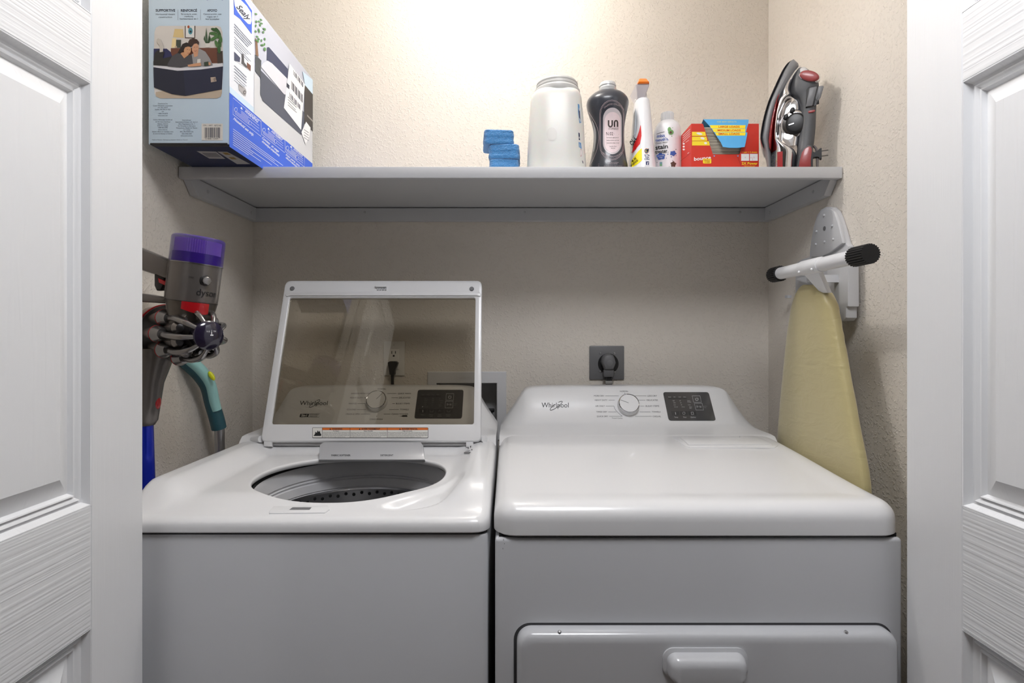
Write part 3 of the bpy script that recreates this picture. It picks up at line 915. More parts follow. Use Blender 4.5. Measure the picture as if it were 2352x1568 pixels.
pr.line([(1570.6 + 2.8 * math.cos(a * 0.5236), 949 + 2.8 * math.sin(a * 0.5236)) for a in range(12)], 0.5, M_panel_ink, 4, closed=True)
pr.line([(1587, 946.5), (1592, 946.5), (1593, 951.8), (1588, 951.8)], 0.9, M_panel_ink, 4, closed=True)
for pts in ([(1589.5, 909), (1607.5, 909), (1611, 923.7), (1593, 923.7)], [(1594.5, 926.3), (1612.5, 926.3), (1616, 941.5), (1598.5, 941.5)]):
    pr.line(pts, 0.7, M_panel_ink, 3, closed=True)
power_icon(pr, 1600.3, 916.6, 3.2, M_panel_ink, 3)
pr.line([(1600, 931.8), (1604.5, 933.8), (1601, 936), (1600, 931.8)], 0.7, M_panel_ink, 3)
pr.line([(1607, 932), (1608, 936)], 0.8, M_panel_ink, 3); pr.line([(1609.4, 932), (1610.4, 936)], 0.8, M_panel_ink, 3)
pr.text('Hold to', 1615.5, 933.5, 1.8, M_panel_dim, 3); pr.text('Start', 1617, 936.6, 1.8, M_panel_dim, 3)
pr.build('control_panel', d)
knob(d, 1442.5, 931, 0.0300, 157)
# front door in its recess
def fz(v, Y=DY0): return CZ - (v - PV) * Y / F
def fx(u, Y=DY0): return (u - PU) * Y / F
gx0, gx1, gz1 = fx(1180), fx(2054), fz(1433)
dx0, dx1, dz1 = fx(1187), fx(2049), fz(1438)
def vprism(x0, x1, z0, z1, r, y, dy):
    return [Vector((a, y, b)) for a, b in rrect(x0, x1, z0, z1, r, 8)]
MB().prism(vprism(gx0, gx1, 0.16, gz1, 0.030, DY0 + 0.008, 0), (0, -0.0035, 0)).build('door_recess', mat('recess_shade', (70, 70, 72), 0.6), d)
dl = []
for ins, y in ((0, DY0 + 0.004), (0, DY0 - 0.012), (0.003, DY0 - 0.019), (0.009, DY0 - 0.023), (0.018, DY0 - 0.0235)):
    dl.append([Vector((a, y, b)) for a, b in rrect(dx0 + ins, dx1 - ins, 0.17 + ins, dz1 - ins, 0.026 - ins * 0.6, 8)])
door = MB().loft(dl, True, True).build('drum_door', M_enamel, d, smooth=50)
for u, v in ((1285, 1440), (1943, 1446)):
    p = P(u, v, DY0 - 0.016); p.z = dz1 - 0.002
    MB().lathe(p, [(0.0034, 0), (0.0034, 0.0015), (0.0018, 0.0028)], (0, -0.5, 0.86), 12).build('screw', M_steel, door)
hx0, hx1, hz0, hz1 = fx(1522, .945), fx(1717, .945), fz(1556, .945), fz(1487, .945)
hl = []
yb_ = DY0 - 0.0235
for ins, y in ((0, yb_ + 0.002), (0.0, yb_ - 0.003), (0.003, yb_ - 0.004), (0.006, yb_ - 0.005), (0.0065, yb_ - 0.012), (0.010, yb_ - 0.021), (0.017, yb_ - 0.026), (0.023, yb_ - 0.0265)):
    pts = rrect(hx0 + ins, hx1 - ins, hz0 + ins * 0.1, hz1 - ins, max(0.019 - ins * 0.5, 0.005), 8)
    hl.append([Vector((a, y, b)) for a, b in pts])
MB().loft(hl, True, True).build('door_handle', M_enamel, door, smooth=50)
# scuffs on the front left corner
pr = Print(front_map(lambda x, z: DY0 + 0.0048, 0.97))
for u, v, h_ in ((1156, 1237, 4), (1158, 1247, 2), (1154.5, 1258, 3)):
    pr.rect(u, v, u + 1.0, v + h_, mat('scuff', (90, 90, 92), 0.7), 1)
pr.build('scuff_marks', d)

# ------------------------------------------------------------------ things on the back wall
M_plate_grey = mat('grey_metal_plate', (118, 118, 120), 0.4, metal=0.15)
M_plug_grey = mat('grey_plug', (98, 98, 100), 0.45)
M_plate_white = mat('white_wallplate', (232, 230, 226), 0.35)
def bx(u0, u1, v0, v1, Y0, Y1, bev=0.0, Yr=None, seg=2):
    """box whose front face covers the given pixels at depth Yr"""
    Yr = Yr or Y0
    a, b = P(u0, v1, Yr), P(u1, v0, Yr)
    return MB().box(a.x, b.x, Y0, Y1, a.z, b.z, bev, seg)
t = thing('dryer_outlet', 'square dark grey metal outlet plate on the wall behind the dryer', 'outlet', P(1394, 872, YB))
bx(1354, 1434, 794, 872, YB - 0.006, YB, 0.003).build('plate', M_plate_grey, t)
MB().lathe(P(1397, 835, YB - 0.006) , [(0.033, 0), (0.033, 0.0015), (0.030, 0.002), (0.030, 0.0005)], (0, -1, 0), 32).build('receptacle', M_black, t)
for u, v in ((1379, 811.5), (1411, 811.5), (1379, 853.5), (1411.5, 853.5)):
    MB().lathe(P(u, v, YB - 0.006), [(0.0038, 0), (0.0032, 0.0014), (0.0012, 0.002)], (0, -1, 0), 12).build('screw', M_steel, t)
t = thing('dryer_plug', 'dark grey round-headed plug with its cord in the square outlet', 'plug', P(1400, 870, YB - 0.02))
Yp = YB - 0.030
hl = []
for (pts_s, y) in ((1.0, YB - 0.008), (1.0, YB - 0.026), (0.93, YB - 0.034), (0.8, YB - 0.037)):
    o = [(1383.5, 822), (1388, 816), (1394, 813), (1402, 812.5), (1409, 816), (1412.5, 823), (1415, 833), (1412, 842), (1409, 850), (1389, 850), (1386, 842), (1382, 832)]
    cu, cv_ = 1399, 832
    hl.append([P(cu + (u - cu) * pts_s, cv_ + (v - cv_) * pts_s, y * 0 + Yp) + Vector((0, y - Yp, 0)) for u, v in o])
MB().loft(hl).build('plug_head', M_plug_grey, t, smooth=45)
MB().lathe(P(1400.5, 834, YB - 0.037), [(0.0095, 0), (0.0095, 0.0006), (0.0085, 0.001)], (0, -1, 0), 24).build('plug_boss', mat('plug_boss', (110, 110, 112), 0.45), t)
bx(1387, 1410.5, 849, 866, YB - 0.032, YB - 0.010, 0.003).build('plug_neck', M_plug_grey, t)
cb = MB()
for k in (-1, 0, 1):
    a = P(1398.5 + 5 * k, 864, YB - 0.022); b = P(1398.5 + 4.5 * k, 885, YB - 0.024)
    cb.tube([a, b, b + Vector((0, 0.004, -0.12)), b + Vector((0.01 * k, 0.006, -0.3))], 0.0040, 10)
cb.build('cord', mat('cord_black', (34, 34, 36), 0.5), t)
bx(1391, 1407, 874.5, 882, YB - 0.029, YB - 0.016, 0.0015).build('cord_tag', mat('cord_tag_grey', (150, 148, 144), 0.5), t)

t = thing('wall_outlet', 'white rectangular wall outlet plate seen through the open lid glass', 'outlet', P(905, 862, YB))
bx(881, 929, 784, 862.5, YB - 0.005, YB, 0.002).build('plate', M_plate_white, t)
rc = bx(893, 916, 801, 848, YB - 0.0075, YB - 0.003, 0.0015).build('receptacle', mat('white_receptacle', (240, 239, 236), 0.3), t)
for u0, u1, v0, v1 in ((899, 900.6, 806, 812.5), (907.6, 909.2, 806, 812), (902.3, 906.3, 815, 819), (899, 900.6, 829, 835)):
    bx(u0, u1, v0, v1, YB - 0.0082, YB - 0.006).build('slot', M_black, rc)
for v in (791, 855):
    MB().lathe(P(904.5, v, YB - 0.005), [(0.0032, 0), (0.0026, 0.001), (0.001, 0.0014)], (0, -1, 0), 12).build('screw', M_plate_white, t)
t = thing('washer_plug', 'black plug with a thin cord in the white wall outlet', 'plug', P(903, 880, YB - 0.02))
hl = [[P(u, v, YB - 0.02) + Vector((0, y, 0)) for u, v in ((892, 832), (896, 829.5), (910, 829.5), (914.5, 833), (911, 842), (907.5, 850), (907, 860), (896, 860), (895, 850), (893, 840))] for y in (0.012, -0.004, -0.008)]
MB().loft(hl).build('plug_head', M_black, t, smooth=40)
a = P(901, 858, YB - 0.022)
MB().tube([a, a + Vector((0.001, 0, -0.04)), a + Vector((0.006, 0.004, -0.2)), a + Vector((0.02, 0.004, -0.4))], 0.0048, 10).build('cord', M_black, t)

t = thing('water_outlet_box', 'white framed recessed water outlet box between washer and dryer', 'outlet box', P(1072, 1010, YB))
M_vbox = mat('outlet_box_plastic', (214, 214, 216), 0.4)
fo = MB()
a, b = P(982, 1010, YB), P(1163, 853, YB)
o4 = [(a.x, a.z), (b.x, a.z), (b.x, b.z), (a.x, b.z)]; i4 = [(HX0, HZ0), (HX1, HZ0), (HX1, HZ1), (HX0, HZ1)]
def ins4(q, e): return [(q[0][0] + e, q[0][1] + e), (q[1][0] - e, q[1][1] + e), (q[2][0] - e, q[2][1] - e), (q[3][0] + e, q[3][1] - e)]
fo.loft([[Vector((x, y, z)) for x, z in q] for q, y in ((o4, YB), (o4, YB - 0.003), (ins4(o4, 0.002), YB - 0.005), (ins4(i4, -0.002), YB - 0.005), (i4, YB - 0.003), (i4, YB + 0.085))], False, True)
fo.build('frame', M_vbox, t, smooth=20)
vx = P(1122, 0, YB).x
MB().cyl((vx, YB + 0.05, HZ0 - 0.002), (vx, YB + 0.05, HZ0 + 0.05), 0.012).build('valve', M_steel, t)
MB().box(vx - 0.03, vx + 0.018, YB + 0.030, YB + 0.045, HZ0 + 0.05, HZ0 + 0.062, 0.003).build('valve_handle', M_black, t)
vx2 = P(1030, 0, YB).x
MB().cyl((vx2, YB + 0.05, HZ0 - 0.002), (vx2, YB + 0.05, HZ0 + 0.05), 0.012).build('valve', M_steel, t)
MB().tube([(vx, YB + 0.05, HZ0 + 0.03), (vx, YB + 0.0, HZ0 + 0.022), (vx + 0.006, YB - 0.03, HZ0 - 0.03), (vx + 0.004, YB - 0.032, HZ0 - 0.3)], 0.010, 12).build('hose', mat('hose_grey', (60, 60, 62), 0.5), t)
pr = Print(plane_map((0, YB - 0.005, 1), (0, -1, 0)))
pr.text('WATER-TITE', 1068, 871, 5, mat('embossed_grey', (196, 196, 194), 0.5), 1, 'c', w=30)
pr.build('lettering', t)

# ------------------------------------------------------------------ things on the shelf
def c1(x, y): return (320 + x / 3.919, y / 3.92)     # crop of the carton
# ---- air mattress carton
BX0, BX1, BY0, BY1, BZ0, BZ1 = -0.7965, -0.6182, 1.196, 1.698, ZS, ZS + 0.378
t = thing('mattress_carton', 'tall light blue printed carton overhanging the left end of the shelf', 'carton', ((BX0 + BX1) / 2, (BY0 + BY1) / 2, BZ0))
M_card_blue = mat('carton_light_blue', (204, 224, 241), 0.5)
M_card_navy = mat('carton_navy', (24, 34, 74), 0.45)
M_card_edge = mat('carton_edge', (206, 204, 200), 0.6)
mb = MB()
x0, x1, y0, y1, z0, z1 = BX0, BX1, BY0, BY1, BZ0, BZ1
V8 = [(x0, y0, z0), (x1, y0, z0), (x1, y1, z0), (x0, y1, z0), (x0, y0, z1), (x1, y0, z1), (x1, y1, z1), (x0, y1, z1)]
mb.add(V8, [[0, 1, 5, 4]], 0); mb.add(V8, [[3, 2, 1, 0]], 1); mb.add(V8, [[1, 2, 6, 5]], 2); mb.add(V8, [[4, 5, 6, 7], [2, 3, 7, 6], [3, 0, 4, 7]], 0)
bm = bmesh.new()
vs = [bm.verts.new(p) for p in V8]
for f, i in (([0, 1, 5, 4], 0), ([3, 2, 1, 0], 1), ([1, 2, 6, 5], 2), ([4, 5, 6, 7], 0), ([2, 3, 7, 6], 0), ([3, 0, 4, 7], 0)):
    fa = bm.faces.new([vs[k] for k in f]); fa.material_index = i
bmesh.ops.bevel(bm, geom=bm.edges[:], offset=0.002, segments=2, affect='EDGES', profile=0.5)
bm.faces.ensure_lookup_table()
mi = [f.material_index for f in bm.faces]
mb = MB(); mb.bm(bm); mb.m = mi
M_side_bg = mat('carton_photo_wall', (190, 194, 208), 0.5)
mb.build('box', [M_card_blue, M_card_navy, M_side_bg], t, smooth=40)
INK = mat('carton_ink', (38, 46, 66), 0.6); INK2 = mat('carton_soft_ink', (66, 82, 108), 0.6)
fm = plane_map((0, BY0, 0), (0, -1, 0))
pr = Print(fm)
for s, u, w_, v in (('SUPPORTIVE', 380, 45, 26.8), ('RENFORCÉ', 434, 37.5, 27), ('APOYO', 487.5, 23, 27)):
    pr.text(s, u, v, 5.6, INK, 1, 'c', w=w_, bold=True)
for s, u, v in (('Horizontal I-beam', 380, 34.6), ('construction', 380, 41), ('Structure avec', 434, 34), ('renforts', 434, 39.6), ('horizontaux en I', 434, 45), ('Construcción con', 488, 34.2), ('vigas en I', 488, 40), ('horizontales', 488, 45.5)):
    pr.text(s, u, v, 3.5, INK, 1, 'c', w=len(s) * 2.62)
for u in (408.5, 460.5):
    pr.line([(u, 22), (u, 46)], 0.5, INK2, 1)
pr.line([(475, 0.3), (478, -0.6), (484, -4)], 1.5, mat('carton_royal', (54, 92, 190), 0.5), 1)
pr.line([(512, 0.3), (506, -1.6)], 1.5, mat('carton_royal', (54, 92, 190), 0.5), 1)
for s, u, v in (('Distributed by', 374, 239.3), ('Costco Wholesale Corporation', 374, 244), ('P.O. Box 34535', 374, 248.4), ('Seattle, WA 98124-1025', 374, 252.8), ('USA', 374, 257.4), ('1-800-774-2678', 374, 262), ('www.costco.com', 374, 266.6),
                ('Costco Wholesale Canada Ltd', 374, 276.3), ('415 W. Hunt Club Road', 374, 281.2), ('Ottawa, Ontario', 374, 285.7), ('K2E 1C5, Canada', 374, 290.1), ('1-800-463-3783', 374, 294.5), ('www.costco.ca', 374, 299), ("faisant affaire au Québec sous", 374, 303.7), ('le nom les Entrepôts Costco', 374, 308.2),
                ('Importado por', 429, 277), ('Importadora Primex, S.A. de C.V.', 429, 281.5), ('Blvd. Magnocentro No. 4', 429, 286), ('San Fernando La Herradura', 429, 290.5), ('Huixquilucan, Estado de México', 429, 295), ('C.P. 52765', 429, 299.5), ('RFC: IPR-930907-S70', 429, 304), ('(55)-5246-5500', 429, 308.5), ('www.costco.com.mx', 429, 313)):
    pr.text(s, u, v, 2.7, INK2, 1, 'c', w=len(s) * 1.62)
pr.text('Made in Vietnam / Fabriqué au Vietnam / Hecho en Vietnam', 349.5, 322, 2.0, INK2, 1, 'l', w=82)
pr.rect(463.5, 284, 512, 322.5, mat('label_cream', (226, 222, 216), 0.6), 2)
pr.text('ITM. / ART. 1872142', 487.5, 290, 3.2, INK, 3, 'c', w=42)
u = 470.0
rb = random.Random(3)
while u < 504.5:
    w_ = rb.choice((0.6, 0.6, 1.1, 1.6)); pr.rect(u, 293, u + w_, 316.5 if 472 < u < 503 else 317.5, INK, 3); u += w_ + rb.choice((0.6, 0.9, 1.3))
pr.text('21808 12459', 487, 320.3, 2.8, INK, 3, 'c', w=30)
# printed photograph, kept to its large shapes
ph = lambda n, c: mat('photo_' + n, c, 0.5)
o = [c1(x, y) for x, y in ((180, 234), (700, 234), (735, 245), (750, 290), (757, 560), (745, 840), (735, 870), (700, 886), (190, 886), (155, 870), (138, 840), (130, 560), (138, 290), (150, 250))]
pr.poly(o, ph('wall', (222, 217, 212)), 2)
def pp(pts, n, c, lay): pr.poly([c1(x, y) for x, y in pts], ph(n, c), lay)
pp([(150, 830), (400, 790), (746, 760), (745, 840), (735, 870), (700, 886), (190, 886), (150, 868)], 'rug', (196, 180, 160), 3)
pp([(285, 435), (705, 432), (705, 570), (285, 570)], 'cabinet', (112, 66, 50), 3)
pp([(132, 440), (250, 440), (285, 470), (300, 520), (131, 560)], 'headboard', (38, 42, 88), 4)
pp([(320, 262), (395, 264), (404, 342), (305, 336)], 'lampshade', (226, 200, 142), 3)
pp([(300, 345), (335, 345), (330, 430), (290, 430)], 'lamp_light', (246, 224, 170), 3)
pp([(334, 360), (378, 360), (376, 432), (332, 432)], 'lamp_base', (66, 74, 66), 4)
pr.ell(*c1(332, 425), 2.7, 2.7, ph('ball', (214, 188, 160)), 5, n=12)
pp([(412, 234), (506, 234), (504, 348), (412, 346)], 'frame', (70, 52, 44), 3)
pp([(420, 234), (498, 234), (497, 340), (420, 338)], 'mount', (236, 236, 234), 4)
pr.ell(*c1(463, 282), 5, 8, ph('art_teal', (84, 156, 172)), 5, n=14); pr.ell(*c1(446, 245), 2.6, 3.4, ph('art_red', (176, 84, 50)), 6, n=12); pr.ell(*c1(465, 288), 2.2, 2.6, ph('art_dark', (30, 50, 56)), 6, n=12)
pp([(594, 392), (643, 392), (637, 430), (600, 430)], 'pot', (228, 224, 216), 5)
for a, b in (((612, 392), (606, 250)), ((620, 392), (632, 300)), ((606, 392), (590, 320)), ((626, 390), (640, 330))):
    pp([(a[0] - 5, a[1]), (b[0] - 9, (a[1] + b[1]) / 2), b, (b[0] + 9, (a[1] + b[1]) / 2), (a[0] + 5, a[1])], 'snake_leaf', (66, 94, 66), 5)
for k, ((x, y), a) in enumerate((((682, 272), 20), ((668, 304), 5), ((708, 282), 55), ((700, 325), 40), ((725, 320), 80), ((676, 348), -30), ((728, 395), 80), ((700, 400), 70), ((722, 450), 85), ((735, 350), 75))):
    pr.ell(*c1(x, y), 9.5, 3.8, ph('leaf_light' if k % 2 else 'leaf', (78, 122, 66) if k % 2 else (56, 96, 50)), 5 + k * 0.4, rot=a, n=10)
pp([(700, 470), (752, 460), (756, 580), (706, 575)], 'dark_corner', (72, 60, 54), 4)
# bed
pp([(131, 586), (330, 574), (560, 588), (754, 570), (756, 602), (560, 628), (345, 640), (131, 612)], 'sheet', (226, 226, 232), 5)
pp([(131, 608), (345, 640), (560, 628), (757, 600), (746, 806), (420, 866), (300, 850), (136, 790)], 'bed_side', (34, 40, 66), 6)
pp([(131, 608), (345, 640), (400, 638), (420, 866), (300, 850), (136, 790)], 'bed_end', (26, 32, 54), 7)
pp([(645, 700), (690, 696), (700, 735), (650, 745)], 'pump', (196, 176, 160), 8); pr.ell(*c1(684, 718), 3.2, 4, ph('pump_dial', (150, 134, 124)), 9, n=12)
# the two people lying on the bed: legs, tops, heads
pp([(131, 560), (145, 480), (170, 455), (232, 470), (215, 530), (300, 510), (300, 600), (131, 590)], 'trousers', (40, 40, 42), 7)
pp([(160, 360), (175, 348), (195, 360), (222, 420), (218, 470), (188, 474), (190, 420), (168, 390)], 'sock', (206, 200, 192), 8)
pp([(470, 500), (545, 440), (600, 470), (640, 530), (666, 590), (600, 600), (480, 590)], 'shirt_grey', (156, 154, 156), 8)
pp([(260, 580), (300, 510), (372, 470), (440, 500), (478, 500), (490, 590), (380, 612), (262, 602)], 'top_charcoal', (74, 74, 80), 9)
pp([(372, 480), (440, 470), (450, 500), (410, 530)], 'neck', (206, 152, 112), 10)
pp([(484, 445), (540, 440), (530, 510), (500, 520)], 'neck2', (214, 158, 124), 9)
pr.ell(*c1(510, 440), 7.6, 11.5, ph('face2', (218, 164, 132)), 10, rot=14, n=18)
pp([(446, 385), (460, 360), (490, 352), (525, 360), (545, 385), (542, 412), (528, 395), (500, 400), (478, 420), (460, 415)], 'hair2', (62, 40, 34), 11)
pr.ell(*c1(440, 460), 8.0, 10.5, ph('face1', (212, 160, 120)), 11, rot=18, n=18)
pp([(352, 482), (376, 440), (396, 402), (430, 388), (462, 398), (474, 428), (446, 424), (420, 432), (404, 462), (380, 486)], 'hair1', (40, 30, 28), 12)
for s_, e_ in (((436, 452), (446, 452)), ((456, 456), (466, 454)), ((500, 432), (509, 430)), ((522, 430), (531, 431))):
    pr.line([c1(*s_), c1(*e_)], 0.7, ph('brow', (50, 34, 30)), 13)
pr.line([c1(440, 482), c1(450, 486), c1(460, 482)], 0.9, ph('lips', (176, 96, 84)), 13); pr.line([c1(500, 462), c1(512, 468), c1(524, 460)], 0.9, ph('lips', (176, 96, 84)), 13)
pp([(440, 590), (520, 575), (560, 570), (566, 598), (500, 604), (450, 606)], 'hand1', (214, 160, 122), 12)
pp([(530, 540), (558, 536), (560, 570), (528, 574)], 'phone', (228, 224, 218), 13)
pp([(590, 566), (630, 560), (632, 596), (592, 598)], 'mug', (60, 74, 58), 13); pp([(628, 564), (650, 570), (648, 592), (630, 594)], 'hand2', (218, 164, 130), 13)
pr.build('front_print', t)
# right-hand side of the carton
sm = plane_map((BX1, 0, 0), (1, 0, 0))
pr = Print(sm)
def sp(pts, m, lay): pr.poly([c1(x, y) for x, y in pts], m, lay)
ROYAL = mat('carton_royal_blue', (36, 92, 214), 0.45); SWHITE = mat('carton_white', (224, 228, 236), 0.5)
def edge_top(x): return -65 * 3.92 + 0  # far above the frame
def lineto(x0_, y0_, x):     # a level line on this face runs to the vanishing point
    vx_, vy_ = (PU - 320) * 3.919, PV * 3.92
    return y0_ + (vy_ - y0_) * (x - x0_) / (vx_ - x0_)
band = lambda x: lineto(808, 832, x)
base = lambda x: lineto(808, 1322, x)
sp([(810, -180), (1030, lineto(810, -180, 1030)), (1030, band(1030)), (810, 832)], SWHITE, 1)
sp([(810, 775), (1030, lineto(810, 775, 1030)), (1030, band(1030)), (810, 832)], M_card_blue, 2)
sp([(809, 832), (1557, band(1557)), (1557, base(1557)), (809, 1320)], ROYAL, 2)
# floor of the printed room, bed, plant
sp([(1032, 640), (1100, 730), (1300, 940), (1557, 1180), (1557, band(1557)), (1032, band(1032))], ph('floor', (206, 208, 212)), 2)
sp([(1148, 425), (1165, 425), (1335, 622), (1330, 720), (1145, 540)], ph('side_headboard', (52, 60, 92)), 4)
sp([(1090, 600), (1110, 565), (1150, 545), (1190, 570), (1340, 720), (1440, 830), (1300, 850)], ph('side_sheet', (216, 217, 226)), 5)
sp([(1086, 630), (1300, 850), (1440, 960), (1500, 1040), (1455, 1215), (1300, 1080), (1105, 905), (1085, 850)], ph('side_bed', (76, 82, 98)), 6)
sp([(1040, 490), (1095, 545), (1088, 700), (1040, 640)], ph('planter', (70, 76, 82)), 4)
sp([(1040, 340), (1058, 360), (1070, 510), (1045, 495)], ph('trunk', (134, 100, 74)), 4)
rb = random.Random(5)
for k in range(26):
    x = rb.uniform(1042, 1128); y = lineto(1040, 110, x) + rb.uniform(0, 250)
    pr.ell(*c1(x, y), 3.4, 1.7, ph('tree_leaf', (86, 140, 78)), 5 + k * 0.2, rot=rb.uniform(20, 100), n=8)
# logo
sp([(845, -60), (905, -60), (1012, 95), (1010, 308), (905, 170), (850, 130)], ROYAL, 3)
sp([(849, 5), (853, -25), (872, -30), (910, 0), (965, 55), (1003, 115), (1008, 185), (998, 218), (975, 215), (930, 170), (880, 105), (855, 50)], SWHITE, 4)
u_, v_ = c1(864, 62)
pr.text('Sealy', u_, v_, 11, INK, 5, 'l', w=40, rot=50, sh=0.35, bold=True)
# text blocks of the left column
for k in range(4):
    a = c1(852, 215 + 24 * k); b = c1(852 + 160 - 12 * k, lineto(852, 215 + 24 * k, 1012 - 12 * k))
    pr.line([a, b], 1.6, ph('soft_text', (120, 128, 146)), 3)
for k in range(5):
    a = c1(852, 330 + 22 * k); b = c1(852 + 150 - 20 * (k % 3), lineto(852, 330 + 22 * k, 1002 - 20 * (k % 3)))
    pr.line([a, b], 0.8, ph('soft_text', (120, 128, 146)), 3)
sp([(852, 460), (1000, lineto(852, 460, 1000) - 30), (998, 640), (852, 540)], ph('inset', (222, 224, 230)), 3)
sp([(852, 465), (905, 520), (900, 560), (852, 545)], ph('side_headboard', (52, 60, 92)), 4)
sp([(918, 480), (935, 490), (940, 560), (968, 600), (960, 612), (915, 570)], ph('top_charcoal', (74, 74, 80)), 5)
sp([(965, 560), (1000, 590), (998, 640), (965, 610)], ph('cabinet', (112, 66, 50)), 4)
for k in range(3):
    a = c1(852, 590 + 26 * k); b = c1(852 + 110, lineto(852, 590 + 26 * k, 962))
    pr.line([a, b], 1.6, ph('soft_text', (120, 128, 146)), 3)
for k in range(3):
    a = c1(852, 672 + 24 * k); b = c1(852 + 110 - 15 * k, lineto(852, 672 + 24 * k, 962 - 15 * k))
    pr.line([a, b], 0.8, ph('soft_text', (120, 128, 146)), 3)
sp([(888, 765), (900, 755), (955, 800), (962, 825), (955, 866), (940, 862), (893, 810)], ph('pump_grey', (168, 166, 168)), 3); pr.ell(*c1(944, 832), 3.4, 5, ph('pump_dark', (96, 94, 96)), 4, n=12); pr.ell(*c1(944, 832), 1.6, 2.4, ph('pump_grey', (168, 166, 168)), 5, n=10)
# warning boxes on the royal band
for x0_, x1_, yo, word, foot1, foot2 in ((840, 1092, 880, 'WARNING', 'Household use only.', ''), (1097, 1306, 1082, 'AVERTISSEMENT', 'Convient à un usage', 'domestique uniquement.'), (1312, 1484, 1258, 'ADVERTENCIA', 'Solo para uso', 'doméstico.')):
    hgt = 150 * (1 - (x0_ - 840) / 1600)
    q = [(x0_, yo), (x1_, lineto(x0_, yo, x1_)), (x1_, lineto(x0_, yo + hgt, x1_)), (x0_, yo + hgt)]
    pr.line([c1(*p) for p in q], 0.8, SWHITE, 4, closed=True)
    xm = lerp(x0_, x1_, 0.5); dv = lineto(x0_, yo, xm) - yo
    ang = math.degrees(math.atan2(dv, xm - x0_))
    hh = 6.2 * (1 - (x0_ - 840) / 1500)
    a = c1(lerp(x0_, x1_, 0.40), lineto(x0_, yo + 40 * hgt / 150, lerp(x0_, x1_, 0.40)))
    pr.text(word, a[0], a[1], hh, SWHITE, 4, 'l', w=(x1_ - x0_) / 3.92 * 0.62, rot=ang, bold=True)
    b = c1(lerp(x0_, x1_, 0.30), lineto(x0_, yo + 36 * hgt / 150, lerp(x0_, x1_, 0.30)))
    pr.poly([(b[0] - 2.6, b[1] - 1.2), (b[0] + 2.6, b[1] + 3.0), (b[0] + 0.4, b[1] - 4.6)], SWHITE, 4)
    for k in range(6):
        y_ = yo + (58 + 14 * k) * hgt / 150
        xa = x0_ + (x1_ - x0_) * (0.28 if k < 3 else 0.06); xb = x0_ + (x1_ - x0_) * (0.55 if k % 2 else 0.93)
        pr.line([c1(xa, lineto(x0_, y_, xa)), c1(xb, lineto(x0_, y_, xb))], 0.65, SWHITE, 4)
    e1_ = c1(x0_ + (x1_ - x0_) * 0.10, lineto(x0_, yo + 85 * hgt / 150, x0_ + (x1_ - x0_) * 0.10)); pr.ell(e1_[0], e1_[1], 3.6, 5.0, SWHITE, 4, n=14); pr.ell(e1_[0], e1_[1], 2.8, 4.1, ROYAL, 5, n=14)
    e2_ = c1(lerp(x0_, x1_, 0.6), lineto(x0_, yo + 105 * hgt / 150, lerp(x0_, x1_, 0.6))); pr.ell(e2_[0], e2_[1], 3.2, 5.0, SWHITE, 5, n=14); pr.ell(e2_[0], e2_[1], 2.5, 4.2, ROYAL, 6, n=14)
    f = c1(x0_, yo + hgt + 42 * hgt / 150); pr.text(foot1, f[0], f[1], 5.4 * hgt / 150, SWHITE, 4, 'l', w=(x1_ - x0_) / 3.92 * 0.95, rot=ang, bold=True)
    f = c1(x0_, yo + hgt + 80 * hgt / 150)
    if foot2: pr.text(foot2, f[0], f[1], 5.4 * hgt / 150, SWHITE, 4, 'l', w=(x1_ - x0_) / 3.92 * 1.0, rot=ang, bold=True)
for k in range(8):
    y_ = 1160 + 20 * k
    xa, xb = 840, (1290, 1215, 1250, 1000, 1190, 1020, 1090, 980)[k]
    if base(xb) > lineto(840, y_, xb):
        pr.line([c1(xa, y_), c1(xb, lineto(840, y_, xb))], 0.9, SWHITE, 4)
# shipping stickers
ST = mat('sticker_paper', (240, 241, 243), 0.5)
sp([(1345, 570), (1485, 760), (1462, 1000), (1450, 1170), (1295, 970), (1318, 800)], ST, 8)
for k, (a, b, c_, e_) in enumerate((((1380, 630), (1460, 735), 45, 9), ((1360, 725), (1455, 845), 75, 12), ((1345, 830), (1440, 945), 45, 10))):
    for j in range(e_):
        tt = j / (e_ - 1); x = lerp(a[0], b[0], tt); y = lerp(a[1], b[1], tt)
        pr.poly([c1(x, y), c1(x + 3 + (j % 3) * 2, y + 4 + (j % 3) * 2), c1(x + 3 + (j % 3) * 2, y + 4 + c_), c1(x, y + c_)], INK, 9)
for k in range(4):
    pr.line([c1(1330, 870 + 24 * k), c1(1400 + 10 * (k % 2), lineto(1330, 870 + 24 * k, 1400))], 0.9, INK, 9)
sp([(1322, 745), (1345, 770), (1342, 805), (1320, 782)], INK, 9)
sp([(1485, 765), (1557, 850), (1557, 1185), (1480, 1110)], ph('chair', (62, 58, 56)), 7)
sp([(1505, 1030), (1557, 1085), (1557, 1100), (1505, 1046)], ph('chair_light', (150, 146, 142)), 8)
sp([(1495, 1095), (1535, 1150), (1520, 1240), (1490, 1300), (1452, 1190)], ST, 9)
for k in range(4):
    pr.line([c1(1475, 1165 + 24 * k), c1(1518, 1195 + 24 * k)], 0.9, INK, 10)
sp([(1465, 640), (1557, 720), (1557, 850), (1490, 780)], M_card_blue, 6)
pr.build('side_print', t)
